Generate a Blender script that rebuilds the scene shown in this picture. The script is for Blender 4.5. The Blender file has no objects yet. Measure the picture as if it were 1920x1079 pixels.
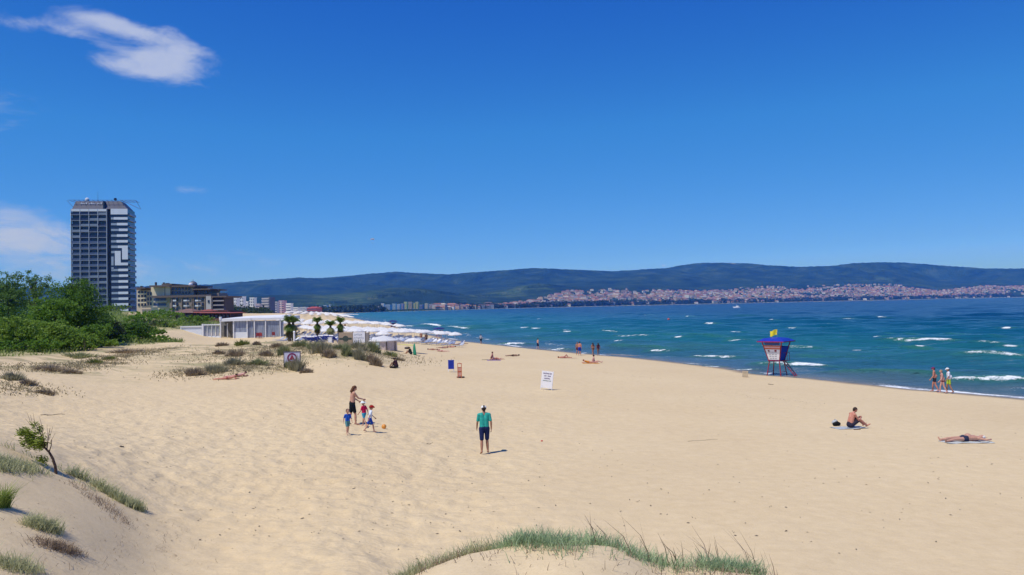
import bpy, math, random
import numpy as np
from mathutils import Matrix, Vector
R = math.radians
rng = np.random.default_rng(7)
random.seed(7)
SC = bpy.context.scene
COL = SC.collection

# ---------------------------------------------------------------- camera
FPX = 1478.0
CAM_Z = 6.6
cam_data = bpy.data.cameras.new("camera")
cam = bpy.data.objects.new("camera", cam_data)
COL.objects.link(cam)
cam_data.sensor_width = 36.0
cam_data.lens = FPX / 1920.0 * 36.0
cam_data.clip_start = 0.1
cam_data.clip_end = 60000.0
PITCH, ROLL = R(1.40), R(-1.175)
CAM_M = Matrix.Translation((0, 0, CAM_Z)) @ Matrix.Rotation(R(90) + PITCH, 4, 'X') @ Matrix.Rotation(ROLL, 4, 'Z')
cam.matrix_world = CAM_M
SC.camera = cam

# ---------------------------------------------------------------- world, sun, exposure
SUN_DIR = Vector((-0.74, -0.62, 1.80)).normalized()      # towards the sun
SUN_EL = math.asin(SUN_DIR.z)
SUN_AZ = math.atan2(SUN_DIR.x, SUN_DIR.y)
world = bpy.data.worlds.new("World")
SC.world = world
world.use_nodes = True
wt = world.node_tree
for n in list(wt.nodes): wt.nodes.remove(n)
def wn(t, **k):
    n = wt.nodes.new(t)
    for a, b in k.items(): setattr(n, a, b)
    return n
sky = wn('ShaderNodeTexSky', sky_type='NISHITA', sun_disc=False, sun_elevation=SUN_EL,
         sun_rotation=SUN_AZ, altitude=0.0, air_density=1.0, dust_density=0.0, ozone_density=3.5)
hsv = wn('ShaderNodeHueSaturation'); hsv.inputs['Hue'].default_value = 0.502; hsv.inputs['Saturation'].default_value = 1.22; hsv.inputs['Value'].default_value = 0.92
wt.links.new(sky.outputs[0], hsv.inputs['Color'])
# deepen the blue of the whole sky, channel by channel, as the photograph's colours have it
sepc = wn('ShaderNodeSeparateColor'); wt.links.new(hsv.outputs[0], sepc.inputs[0])
comb = wn('ShaderNodeCombineColor')
for i, (src, pts) in enumerate(((0, [(0, 0), (.063, .016), (.119, .042), (.259, .095), (.46, .165), (.535, .20), (.8, .26)]),
                                (1, [(0, 0), (.168, .125), (.265, .232), (.449, .325), (.625, .412), (.671, .45), (.85, .50)]),
                                (1, [(0, .3), (.168, .545), (.265, .70), (.449, .88), (.625, 1.06), (.671, 1.18), (.85, 1.26)]))):
    val = None                                  # piecewise linear, one clamped ramp per stretch
    for (x0, y0), (x1, y1) in zip(pts, pts[1:]):
        m = wn('ShaderNodeMapRange'); m.clamp = True
        for k, q in zip(('From Min', 'From Max', 'To Min', 'To Max'), (x0*10, x1*10, 0, (y1-y0)*10)): m.inputs[k].default_value = q
        wt.links.new(sepc.outputs[src], m.inputs['Value'])
        if val is None: val = m.outputs[0]; base0 = y0*10
        else:
            a = wn('ShaderNodeMath', operation='ADD'); wt.links.new(val, a.inputs[0]); wt.links.new(m.outputs[0], a.inputs[1]); val = a.outputs[0]
    a = wn('ShaderNodeMath', operation='ADD'); wt.links.new(val, a.inputs[0]); a.inputs[1].default_value = base0
    wt.links.new(a.outputs[0], comb.inputs[i])
# thin clouds, laid out on a flat layer high above (direction / z)
tc = wn('ShaderNodeTexCoord')
def wmath(op, a, b=None, c=None):
    n = wn('ShaderNodeMath', operation=op)
    for i, v in enumerate((a, b, c)):
        if v is None: continue
        if isinstance(v, (int, float)): n.inputs[i].default_value = v
        else: wt.links.new(v, n.inputs[i])
    return n.outputs[0]
sep = wn('ShaderNodeSeparateXYZ'); wt.links.new(tc.outputs['Generated'], sep.inputs[0])
az = wmath('ARCTAN2', sep.outputs[0], sep.outputs[1])
el = wmath('ARCSINE', sep.outputs[2])
cmb = wn('ShaderNodeCombineXYZ'); wt.links.new(az, cmb.inputs[0]); wt.links.new(el, cmb.inputs[1])
stretch = wn('ShaderNodeVectorMath', operation='MULTIPLY'); wt.links.new(cmb.outputs[0], stretch.inputs[0]); stretch.inputs[1].default_value = (7.0, 18.0, 1.0)
nz = wn('ShaderNodeTexNoise'); nz.inputs['Scale'].default_value = 1.9; nz.inputs['Detail'].default_value = 9.0; nz.inputs['Roughness'].default_value = 0.62; nz.inputs['Distortion'].default_value = 0.9
wt.links.new(stretch.outputs[0], nz.inputs['Vector'])
CLOUDS = CLOUD_LIST = []
def pix_dir(u, v):
    d = Vector(((u - 960.0) / FPX, -(v - 539.5) / FPX, -1.0))
    return (CAM_M.to_3x3() @ d).normalized()
total = None
for (u, v, wu, wv, ang, st) in [(318, 114, 74, 30, 0, 1.05), (240, 124, 60, 11, 4, .65), (190, 40, 62, 13, 4, .72), (60, 46, 90, 13, -3, .58), (262, 62, 70, 10, 14, .40), (345, 72, 50, 9, 26, .36), (180, 78, 60, 8, 12, .38),
                          (60, 425, 60, 22, 12, .36), (20, 455, 90, 26, 4, .36), (-60, 420, 110, 40, 0, .4), (362, 357, 36, 10, 3, .5), (481, 253, 16, 6, 0, .3), (601, 229, 12, 6, -40, .3),
                          (1244, 497, 7, 4, 0, .55), (430, 480, 190, 22, 3, .2), (330, 505, 130, 20, 0, .22), (120, 500, 160, 40, 0, .35),
                          (-400, 120, 260, 60, 8, .7), (-700, 400, 300, 70, 0, .6), (2600, 380, 300, 50, 0, .5), (2300, 60, 160, 40, 0, .4)]:
    d = pix_dir(u, v); a0, e0 = math.atan2(d.x, d.y), math.asin(d.z)
    ca, sa = math.cos(R(ang)), math.sin(R(ang))
    da, de = wmath('SUBTRACT', az, a0), wmath('SUBTRACT', el, e0)
    p = wmath('DIVIDE', wmath('ADD', wmath('MULTIPLY', da, ca), wmath('MULTIPLY', de, -sa)), wu / FPX)
    q = wmath('DIVIDE', wmath('ADD', wmath('MULTIPLY', da, sa), wmath('MULTIPLY', de, ca)), wv / FPX)
    r2 = wmath('ADD', wmath('MULTIPLY', p, p), wmath('MULTIPLY', q, q))
    g = wmath('MULTIPLY', wmath('POWER', 2.718, wmath('MULTIPLY', r2, -0.8)), st)
    total = g if total is None else wmath('ADD', total, g)
tcl = wmath('MINIMUM', total, 1.0)
raw_d = wmath('ADD', wmath('MULTIPLY', tcl, .95), wmath('MULTIPLY', wmath('SUBTRACT', nz.outputs['Fac'], .5), 1.25))
shape = wn('ShaderNodeMapRange', interpolation_type='SMOOTHSTEP'); shape.inputs['From Min'].default_value = 0.22; shape.inputs['From Max'].default_value = 1.05
wt.links.new(raw_d, shape.inputs['Value'])
nz2 = wn('ShaderNodeTexNoise'); nz2.inputs['Scale'].default_value = 7.0; nz2.inputs['Detail'].default_value = 7.0; nz2.inputs['Roughness'].default_value = .6; nz2.inputs['Distortion'].default_value = .6
wt.links.new(stretch.outputs[0], nz2.inputs['Vector'])
wt.links.new(wmath('ADD', raw_d, wmath('MULTIPLY', wmath('SUBTRACT', nz2.outputs['Fac'], .5), .38)), shape.inputs['Value'])
dens = wmath('MULTIPLY', wmath('MULTIPLY', shape.outputs[0], wmath('MINIMUM', wmath('MULTIPLY', tcl, 3.0), 1.0)), .86)
mix = wn('ShaderNodeMixRGB'); mix.inputs['Color2'].default_value = (4.9, 5.6, 7.8, 1)
wt.links.new(dens, mix.inputs['Fac']); wt.links.new(comb.outputs[0], mix.inputs['Color1'])
bg = wn('ShaderNodeBackground'); bg.inputs['Strength'].default_value = 0.1
wt.links.new(mix.outputs[0], bg.inputs['Color'])
wo = wn('ShaderNodeOutputWorld'); wt.links.new(bg.outputs[0], wo.inputs['Surface'])

sun_data = bpy.data.lights.new("sun", 'SUN')
sun_data.energy = 4.0; sun_data.angle = R(0.53); sun_data.color = (1.0, 0.955, 0.88)
sun = bpy.data.objects.new("sun", sun_data); COL.objects.link(sun)
sun.rotation_euler = (-SUN_DIR).to_track_quat('-Z', 'Y').to_euler()
SC.view_settings.view_transform = 'Standard'; SC.view_settings.look = 'None'
SC.view_settings.exposure = 0.0; SC.view_settings.gamma = 1.0; SC.view_settings.use_curve_mapping = False
SC.cycles.volume_bounces = 0
SC.cycles.max_bounces = 6
SC.cycles.transparent_max_bounces = 12

# ---------------------------------------------------------------- where a point of the photograph lies in the place
def at_d(u, v, D):
    d = pix_dir(u, v); s = D / d.y
    return Vector((0, 0, CAM_Z)) + d * s
def at_z(u, v, z):
    d = pix_dir(u, v); s = (z - CAM_Z) / d.z
    return Vector((0, 0, CAM_Z)) + d * s
def x_at(u, D):            # x of pixel column u at distance D near the horizon
    return at_d(u, 575, D).x

# ---------------------------------------------------------------- mesh and naming helpers
def new_obj(name, mesh, parent=None, mat=None, smooth=False):
    o = bpy.data.objects.new(name, mesh)
    COL.objects.link(o)
    if parent: o.parent = parent
    if mat is not None and not mesh.materials: mesh.materials.append(mat)
    if smooth:
        mesh.polygons.foreach_set('use_smooth', [True] * len(mesh.polygons))
    return o
def tag(o, label, cat, group=None):
    o['label'] = label; o['category'] = cat
    if group: o['group'] = group
    return o
def kind(o, k):
    o['kind'] = k; return o
def thing(name, label, cat, loc, rz=0.0, group=None):
    o = bpy.data.objects.new(name, None); COL.objects.link(o)
    o.location = loc; o.rotation_euler = (0, 0, rz); o.empty_display_size = 0.3
    return tag(o, label, cat, group)
def np_mesh(name, V, F, smooth=False):
    """V (n,3) array, F (m,k) int array, k = 3 or 4"""
    V = np.asarray(V, dtype=np.float32); F = np.asarray(F, dtype=np.int32)
    me = bpy.data.meshes.new(name)
    me.vertices.add(len(V)); me.vertices.foreach_set('co', V.ravel())
    k = F.shape[1]
    me.loops.add(F.size); me.loops.foreach_set('vertex_index', F.ravel())
    me.polygons.add(len(F))
    me.polygons.foreach_set('loop_start', np.arange(0, F.size, k, dtype=np.int32))
    me.polygons.foreach_set('loop_total', np.full(len(F), k, dtype=np.int32))
    if smooth: me.polygons.foreach_set('use_smooth', np.ones(len(F), dtype=bool))
    me.update(calc_edges=True); me.validate()
    return me
def set_attr(me, name, vals):
    a = me.attributes.new(name, 'FLOAT', 'POINT')
    a.data.foreach_set('value', np.asarray(vals, dtype=np.float32))
class MB:
    """collects boxes, bars, tubes and faces into one mesh"""
    def __init__(s): s.v = []; s.f = []
    def face(s, pts):
        n = len(s.v); s.v += [tuple(p) for p in pts]; s.f.append(tuple(range(n, n + len(pts))))
    def box(s, x0, x1, y0, y1, z0, z1):
        n = len(s.v)
        s.v += [(x0,y0,z0),(x1,y0,z0),(x1,y1,z0),(x0,y1,z0),(x0,y0,z1),(x1,y0,z1),(x1,y1,z1),(x0,y1,z1)]
        s.f += [tuple(n + i for i in q) for q in ((0,3,2,1),(4,5,6,7),(0,1,5,4),(1,2,6,5),(2,3,7,6),(3,0,4,7))]
        return s
    def hexa(s, b, t):
        """b, t: four points each, bottom and top"""
        n = len(s.v); s.v += [tuple(p) for p in b] + [tuple(p) for p in t]
        s.f += [tuple(n + i for i in q) for q in ((0,3,2,1),(4,5,6,7),(0,1,5,4),(1,2,6,5),(2,3,7,6),(3,0,4,7))]
        return s
    def tube(s, a, b, r0, r1=None, n=8, caps=True):
        r1 = r0 if r1 is None else r1
        a, b = Vector(a), Vector(b); d = (b - a).normalized()
        x = d.orthogonal().normalized(); y = d.cross(x); k = len(s.v)
        for p, r in ((a, r0), (b, r1)):
            for i in range(n):
                t = 2 * math.pi * i / n
                s.v.append(tuple(p + (x * math.cos(t) + y * math.sin(t)) * r))
        for i in range(n):
            j = (i + 1) % n; s.f.append((k + i, k + j, k + n + j, k + n + i))
        if caps:
            s.f.append(tuple(k + n - 1 - i for i in range(n))); s.f.append(tuple(k + n + i for i in range(n)))
        return s
    def path(s, pts, rs, n=6):
        for i in range(len(pts) - 1): s.tube(pts[i], pts[i + 1], rs[i], rs[i + 1], n)
        return s
    def lathe(s, prof, n=16, c=(0, 0, 0)):
        k = len(s.v)
        for r, z in prof:
            for i in range(n):
                t = 2 * math.pi * i / n; s.v.append((c[0] + r * math.cos(t), c[1] + r * math.sin(t), c[2] + z))
        for m in range(len(prof) - 1):
            for i in range(n):
                j = (i + 1) % n; s.f.append((k + m*n + i, k + m*n + j, k + (m+1)*n + j, k + (m+1)*n + i))
        return s
    def ball(s, c, rx, ry=None, rz=None, n=10):
        ry = rx if ry is None else ry; rz = rx if rz is None else rz
        k = len(s.v); m = n // 2 + 1
        for a in range(m + 1):
            p = math.pi * a / m
            for i in range(n):
                t = 2 * math.pi * i / n
                s.v.append((c[0] + rx*math.sin(p)*math.cos(t), c[1] + ry*math.sin(p)*math.sin(t), c[2] - rz*math.cos(p)))
        for a in range(m):
            for i in range(n):
                j = (i + 1) % n; s.f.append((k + a*n + i, k + a*n + j, k + (a+1)*n + j, k + (a+1)*n + i))
        return s
    def mesh(s, name, smooth=False):
        me = bpy.data.meshes.new(name); me.from_pydata(s.v, [], s.f); me.validate()
        if smooth: me.polygons.foreach_set('use_smooth', [True] * len(me.polygons))
        return me
    def build(s, name, mat, parent=None, smooth=False):
        me = s.mesh(name, smooth); me.materials.append(mat)
        return new_obj(name, me, parent)

# ---------------------------------------------------------------- materials
class NT:
    def __init__(s, name, rough=0.7, spec=0.5):
        s.m = bpy.data.materials.new(name); s.m.use_nodes = True; s.t = s.m.node_tree
        s.b = s.t.nodes['Principled BSDF']; s.b.inputs['Roughness'].default_value = rough
        s.b.inputs['Specular IOR Level'].default_value = spec
    def n(s, t, **k):
        x = s.t.nodes.new(t)
        for a, b in k.items(): setattr(x, a, b)
        return x
    def link(s, a, b): s.t.links.new(a, b)
    def coord(s, scale=(1, 1, 1), which='Object'):
        c = s.n('ShaderNodeTexCoord'); m = s.n('ShaderNodeMapping'); m.inputs['Scale'].default_value = scale
        s.link(c.outputs[which], m.inputs['Vector']); return m.outputs[0]
    def noise(s, vec, scale, detail=4, rough=.55, dist=0.0):
        n = s.n('ShaderNodeTexNoise'); n.inputs['Scale'].default_value = scale; n.inputs['Detail'].default_value = detail
        n.inputs['Roughness'].default_value = rough; n.inputs['Distortion'].default_value = dist
        if vec is not None: s.link(vec, n.inputs['Vector'])
        return n.outputs['Fac']
    def ramp(s, fac, stops):
        r = s.n('ShaderNodeValToRGB'); e = r.color_ramp.elements
        while len(e) < len(stops): e.new(0.5)
        for el, (p, c) in zip(e, stops):
            el.position = p; el.color = (c[0], c[1], c[2], 1) if hasattr(c, '__len__') else (c, c, c, 1)
        s.link(fac, r.inputs[0]); return r.outputs[0]
    def mix(s, fac, a, b, mode='MIX'):
        m = s.n('ShaderNodeMixRGB', blend_type=mode)
        for i, v in zip((0, 1, 2), (fac, a, b)):
            if isinstance(v, (int, float)): m.inputs[i].default_value = v if i == 0 else (v, v, v, 1)
            elif isinstance(v, tuple): m.inputs[i].default_value = (*v[:3], 1)
            else: s.link(v, m.inputs[i])
        return m.outputs[0]
    def math(s, op, a, b=None):
        m = s.n('ShaderNodeMath', operation=op)
        for i, v in enumerate((a, b)):
            if v is None: continue
            if isinstance(v, (int, float)): m.inputs[i].default_value = v
            else: s.link(v, m.inputs[i])
        return m.outputs[0]
    def attr(s, name):
        a = s.n('ShaderNodeAttribute'); a.attribute_name = name; return a.outputs['Fac']
    def bump(s, h, dist, strength=1.0, prev=None):
        b = s.n('ShaderNodeBump'); b.inputs['Distance'].default_value = dist; b.inputs['Strength'].default_value = strength
        s.link(h, b.inputs['Height'])
        if prev is not None: s.link(prev, b.inputs['Normal'])
        return b.outputs[0]
    def col(s, c): s.link(c, s.b.inputs['Base Color'])
    def nrm(s, c): s.link(c, s.b.inputs['Normal'])
_mc = {}
def paint(name, c, rough=.6, var=.12, scale=3.0, spec=.4, metal=0.0, bump=0.0, which='Object'):
    """a painted, woven or plastered surface with slight wear and grain"""
    key = (name, c)
    if key in _mc: return _mc[key]
    t = NT(name, rough, spec); v = t.coord(which=which)
    n = t.noise(v, scale, 5, .6)
    lo = tuple(x * (1 - var) for x in c); hi = tuple(min(1, x * (1 + var)) for x in c)
    t.col(t.ramp(n, [(.3, lo), (.7, hi)])); t.b.inputs['Metallic'].default_value = metal
    if bump: t.nrm(t.bump(t.noise(v, scale * 6, 3), bump))
    _mc[key] = t.m; return t.m
def leafmat(name, c0, c1, scale=.8, trans=.25, which='Object'):
    t = NT(name, .55, .3); v = t.coord(which=which)
    info = t.n('ShaderNodeNewGeometry')
    n = t.noise(v, scale, 3)
    w = t.math('ADD', t.math('MULTIPLY', n, .6), t.math('MULTIPLY', info.outputs['Random Per Island'], .4))
    c = t.ramp(w, [(.25, c0), (.72, c1)]); t.col(c)
    tr = t.n('ShaderNodeBsdfTranslucent'); t.link(c, tr.inputs[0])
    mx = t.n('ShaderNodeMixShader'); mx.inputs[0].default_value = trans
    t.link(t.b.outputs[0], mx.inputs[1]); t.link(tr.outputs[0], mx.inputs[2])
    t.link(mx.outputs[0], t.t.nodes['Material Output'].inputs[0])
    return t.m

# ---------------------------------------------------------------- value noise in numpy
_perm = rng.random((256, 256))
def vnoise(x, y):
    xi = np.floor(x).astype(int); yi = np.floor(y).astype(int); fx = x - xi; fy = y - yi
    fx = fx*fx*(3-2*fx); fy = fy*fy*(3-2*fy)
    a = _perm[xi & 255, yi & 255]; b = _perm[(xi+1) & 255, yi & 255]; c = _perm[xi & 255, (yi+1) & 255]; d = _perm[(xi+1) & 255, (yi+1) & 255]
    return (a*(1-fx)+b*fx)*(1-fy) + (c*(1-fx)+d*fx)*fy - 0.5
def fbm(x, y, o=4, g=.5):
    s = 0; a = 1.0
    for i in range(o):
        s = s + a * vnoise(x + 17.3*i, y + 9.1*i); x = x*2.03; y = y*2.03; a *= g
    return s
def sstep(a, b, x):
    t = np.clip((x - a) / (b - a), 0, 1); return t*t*(3-2*t)
# ================================================================ LARGE STRUCTURE: beach, sea, far coast and hills
SHORE_PIX = [(1920,748),(1820,739),(1719,731),(1527,710),(1433,703),(1373,692),(1300,683),(1200,672),(1100,664),(1000,654),(900,643.5),(860,639.5),(800,627),(740,613)]
SHORE = [at_z(u, v, 0.0) for u, v in SHORE_PIX]
SHORE = [(p.x, p.y) for p in SHORE]
SHORE = [(75.0, -60.0), (56.0, 0.0), (43.0, 28.0)] + SHORE + [(x_at(695, 430), 430), (x_at(662, 640), 640), (x_at(636, 900), 900), (x_at(628, 1200), 1200), (x_at(645, 1600), 1600)]
FAR = [(700, 2050), (800, 2500), (900, 3000), (1100, 3800), (1400, 4600), (1700, 5300), (1920, 5900), (2150, 6600), (2500, 7400), (2900, 7800)]
SHORE_ALL = SHORE + [(x_at(u, D), D) for u, D in FAR]
SA = np.array(SHORE_ALL)
def shore_dist(x, y):
    """signed distance to the waterline, positive on land (to the left of the line)"""
    x = np.asarray(x, float); y = np.asarray(y, float)
    best = np.full(x.shape, 1e12); sg = np.ones(x.shape)
    for i in range(len(SA) - 1):
        ax, ay = SA[i]; bx, by = SA[i+1]; dx, dy = bx-ax, by-ay; L = dx*dx + dy*dy
        t = np.clip(((x-ax)*dx + (y-ay)*dy) / L, 0, 1)
        px, py = x - ax - t*dx, y - ay - t*dy; d = px*px + py*py
        cr = dx*py - dy*px
        m = d < best; best = np.where(m, d, best); sg = np.where(m, np.sign(cr), sg)
    return np.sqrt(best) * sg
# control points of the sand surface
CP = []
def cz(u, v, z): p = at_z(u, v, z); CP.append((p.x, p.y, z))
def cd(u, v, D): p = at_d(u, v, D); CP.append((p.x, p.y, p.z))
for a in [(905,853,1.2),(690,813,1.45),(1600,803,.85),(1808,826,.95),(1500,900,1.15),(1200,900,1.25),(1023,732,1.0),(1700,950,1.15),(1900,900,1.0),(1920,1060,1.2),(1500,1079,1.5),
          (1250,800,1.0),(1000,960,1.4),(650,930,1.5),(450,1040,1.5),(700,1050,1.45),(300,810,1.75),(450,860,1.6),(170,745,2.0),(40,775,2.2),(300,705,2.1),(430,714,1.8),(547,694,2.05),
          (600,712,1.8),(700,708,1.6),(650,750,1.5),(800,685,1.35),(850,706,1.25),(1000,690,.85),(1200,740,.85),(1400,760,.8),(1600,745,.45),(930,674,.8),(1110,681,.6),(760,670,1.5),
          (850,660,.85),(745,664,1.7)]: cz(*a)
for a in [(600,653,3.0),(540,645,3.2),(560,665,2.75),(640,662,2.75),(690,668,2.3),(450,648,3.0),(480,680,2.45),(380,690,2.3),(400,660,2.8),(330,680,2.5),(330,652,2.9),(200,672,2.75),(80,682,2.9),(10,690,3.0),
          (60,712,2.75),(10,730,2.75),(130,697,2.6)]: cz(*a)
for x, y, z in [(-24,112,1.9),(-40,112,2.1),(-52,128,2.1),(-58,150,2.2),(-43,150,1.9),(-30,150,1.3),(-36,200,1.4),(-60,200,1.9),(-90,220,2.6),(-70,300,1.6),(-100,400,2.2),(-110,300,2.8),(-140,600,2.4),(-190,800,2.6),(-15,120,1.35),(-62,120,2.6)]: CP.append((x, y, z))
# left vegetated dunes
for a in [(215,583,235),(150,586,235),(300,592,235),(60,592,235),(-80,590,235),(370,602,200),(250,606,170),(330,616,150),(250,640,112),(300,628,128),(100,615,150),(0,620,150),(-100,620,150),(200,640,105),(100,645,100),(0,650,95),(430,600,300),(300,592,380),(150,592,420),(0,594,420)]: cd(*a)
CP += [(-700,900,7),(-400,900,5),(-330,1200,4),(-900,1500,9),(-450,1600,3)]
# dune at the lower left
for a in [(0,838,3.7),(100,887,3.05),(200,937,2.45),(270,963,1.95),(-150,800,4.2),(0,1000,3.3),(0,1079,3.15),(150,1000,2.75),(150,1079,2.6),(260,1050,2.0),(330,1060,1.7)]: cz(*a)
for x, y, z in [(-6.5,7,3.3),(-4,9,2.6),(-12,8,4.4),(-16,3,5),(-4,3,4.6),(-2.5,12.5,1.7),(-3,16,1.6)]: CP.append((x, y, z))
# dune crest at bottom centre, seen from above
for x, y, z in [(0.1,8.9,3.94),(-.55,8.9,3.82),(-1.35,8.9,3.5),(1.1,8.9,3.84),(2.0,8.9,3.62),(2.9,8.9,3.42),(0.0,7.4,3.95),(-1.5,7.4,3.6),(1.5,7.4,3.75),(-2.6,8.8,2.7),(4.4,8.8,2.9),(6,8,2.4),(0,11,2.7),(2,11,2.45),(-1.5,11,2.3),(4.5,11,1.95),
                 (0,13.5,1.65),(3,13.5,1.6),(7,13,1.5),(12,12,1.4),(0,4.5,4.5),(3,5,4.1),(0,0,5.0),(7,0,4.2),(-7,0,4.9),(14,5,1.9),(25,5,1.2),(38,10,.8),(0,-8,5),(20,-8,1.5),(-15,-8,5)]: CP.append((x, y, z))
for (x, y) in SHORE[1:]:
    CP.append((x, y, 0.0))
CP = np.array(CP)
def tcoord(x, y):
    r = np.hypot(x, y) + 6.0
    return np.stack([np.arctan2(x, y + 6.0) * 2.6, np.log(r)], -1)
def tps(P, Z, lam=3e-4):
    n = len(P); d = np.linalg.norm(P[:, None] - P[None], axis=-1); K = np.where(d > 0, d*d*np.log(d + 1e-12), 0) + lam*np.eye(n)
    A = np.zeros((n+3, n+3)); A[:n, :n] = K; A[:n, n] = 1; A[:n, n+1:] = P; A[n, :n] = 1; A[n+1:, :n] = P.T
    b = np.zeros(n+3); b[:n] = Z; return np.linalg.solve(A, b)
TP = tcoord(CP[:, 0], CP[:, 1]); TW = tps(TP, CP[:, 2])
def ground_np(x, y, detail=True):
    x = np.asarray(x, float); y = np.asarray(y, float); sh = x.shape
    q = tcoord(x.ravel(), y.ravel()); out = np.zeros(len(q))
    for i in range(0, len(q), 20000):
        c = q[i:i+20000]; d = np.linalg.norm(c[:, None] - TP[None], axis=-1)
        out[i:i+20000] = (d*d*np.log(d + 1e-12)) @ TW[:-3] + TW[-3] + c @ TW[-2:]
    z = out.reshape(sh)
    s = shore_dist(x, y)
    far = sstep(900, 1500, y); z = z*(1-far) + far*np.minimum(3.5, .03*s + .3)
    w = sstep(0, 14, s)                                 # near the waterline follow a plain beach face
    face = np.where(s > 0, s*0.050 - .0009*np.minimum(s, 20)**2, s*0.06)
    z = z*w + face*(1-w)
    z = np.where(s < 0, np.maximum(s*0.06, -4.0), z)
    if detail:
        r = np.hypot(x, y)
        inl = sstep(3, 20, s)
        # soft humps of the beach, hummocks on the dunes, trampled hollows
        z = z + inl * .10 * fbm(x/9.0, y/9.0, 3)
        dune = sstep(45, 60, y) * sstep(1.8, 2.6, z) + .0
        z = z + dune * .30 * fbm(x/3.2 + 5, y/4.2, 3)
        near = 1 - sstep(45, 110, r)
        tr = trample(x, y)
        z = z + near * inl * (tr * .092 * fbm(x/.46, y/.46, 2, .5) + .010*fbm(x/.5, y/.7, 2) + tr*.05*fbm(x/1.6, y/1.6, 2))
    return z
def trample(x, y):
    """how much the sand is trodden: strong to the lower left, smooth to the right and on the near dunes"""
    a = np.degrees(np.arctan2(x, y))
    t = (1 - sstep(-9, 10, a)) * (1 - .85*sstep(30, 70, y)) + .10
    d = np.exp(-(((x + 9.6)/4.2)**2 + ((y - 13.5)/5.5)**2)) + np.exp(-(((x - .8)/3.4)**2 + ((y - 8.6)/2.6)**2))
    return t * (1 - .95*np.clip(d*1.6, 0, 1))
def gz(x, y):
    return float(ground_np(np.array([x]), np.array([y]))[0])
def on_ground(u, v, dlo=6.0, dhi=700.0):
    """first point of the ground under pixel (u, v)"""
    d = pix_dir(u, v); ds = np.exp(np.linspace(math.log(dlo), math.log(dhi), 500))
    X = d.x/d.y*ds; Z = CAM_Z + d.z/d.y*ds
    g = ground_np(X, ds); k = np.where(Z <= g)[0]
    if len(k) == 0: return Vector((X[-1], ds[-1], g[-1]))
    k = k[0]
    if k == 0: return Vector((X[0], ds[0], g[0]))
    a0, a1 = Z[k-1]-g[k-1], g[k]-Z[k]; t = a0/(a0+a1+1e-9); D = ds[k-1] + t*(ds[k]-ds[k-1])
    x = d.x/d.y*D; return Vector((x, D, gz(x, D)))

def polar_grid(angs, rads):
    A, Rr = np.meshgrid(np.radians(angs), rads); X = Rr*np.sin(A); Y = Rr*np.cos(A)
    nr, na = A.shape; i = np.arange(nr*na).reshape(nr, na)
    F = np.stack([i[:-1, :-1], i[:-1, 1:], i[1:, 1:], i[1:, :-1]], -1).reshape(-1, 4)
    return X, Y, F
# ---- beach
angs = np.concatenate([np.arange(-75, -40, 1.5), np.arange(-40, 40, .13), np.arange(40, 76, 1.5)])
rads = np.concatenate([[.4, 1.5, 2.5, 3.5, 4.5, 5.5, 6.5], np.exp(np.linspace(math.log(7.2), math.log(70), 330)), np.exp(np.linspace(math.log(70.6), math.log(1750), 230))])
X, Y, F = polar_grid(angs, rads)
Z = ground_np(X, Y); S = shore_dist(X, Y)
keep = (S > -30).ravel()
F = F[keep[F].all(1)]
used = np.unique(F); remap = np.full(X.size, -1); remap[used] = np.arange(len(used))
V = np.stack([X.ravel(), Y.ravel(), Z.ravel()], -1)[used]
me = np_mesh('sand_beach', V, remap[F], True)
set_attr(me, 'shore', S.ravel()[used]); set_attr(me, 'tr', trample(X, Y).ravel()[used])
# where thin ground cover tints the sand of the vegetated dunes
def green_cover(x, y):
    r = np.hypot(x, y); a = np.degrees(np.arctan2(x, y))
    bound = np.interp(a, [-60, -33, -30, -27.5, -25, -23.2, -21], [64, 68, 73, 86, 94, 108, 150])
    g = sstep(0, 8, y - bound - 6*fbm(x/9.0, y/9.0, 2)) * (1 - sstep(-21.5, -19.3, a)) * sstep(-.25, .10, fbm(x/14.0, y/30.0, 3)*1.3 + .24 + .35*(1 - sstep(-27, -25, a)))
    return np.clip(g, 0, 1)
set_attr(me, 'cover', green_cover(X, Y).ravel()[used])
def scrub_cover(x, y):
    a = np.degrees(np.arctan2(x, y)); c = lambda u: px_bear(u)
    m1 = np.interp(a, [c(250), c(330), c(420), c(560), c(690), c(765)], [0, .8, .9, 1, .8, 0]) * sstep(57, 63, y - 6*(a > c(560))) * (1 - sstep(88, 100, y))
    m2 = (1 - sstep(c(180), c(330), a)) * sstep(50, 58, y) * (1 - sstep(88, 100, y)) * .9
    return np.clip(np.maximum(m1, m2), 0, 1)
def px_bear(u): d = pix_dir(u, 575); return math.degrees(math.atan2(d.x, d.y))
set_attr(me, 'scrub', scrub_cover(X, Y).ravel()[used])
t = NT('sand', .95, .15); v = t.coord()
c = t.ramp(t.noise(v, .09, 5, .6), [(.3, (.620, .480, .278)), (.7, (.685, .545, .325))])
c = t.mix(.30, c, t.ramp(t.noise(v, 2.6, 5, .7), [(.3, (.51, .375, .215)), (.7, (.75, .59, .375))]))
gr = t.ramp(t.noise(v, 46.0, 2, .7), [(.28, .70), (.5, 1.0), (.8, 1.08)]); c = t.mix(.45, c, gr, 'MULTIPLY')
sh = t.n('ShaderNodeMapRange'); t.link(t.attr('shore'), sh.inputs[0]); sh.inputs['From Min'].default_value = -.2; sh.inputs['From Max'].default_value = 2.6
wet = t.math('SUBTRACT', 1.0, t.math('ADD', sh.outputs[0], t.math('MULTIPLY', t.math('SUBTRACT', t.noise(v, .35, 3), .5), .5)))
wetr = t.ramp(wet, [(.25, 0.0), (.7, 1.0)])
c = t.mix(wetr, c, t.mix(1.0, c, (.42, .40, .40), 'MULTIPLY'))
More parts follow.
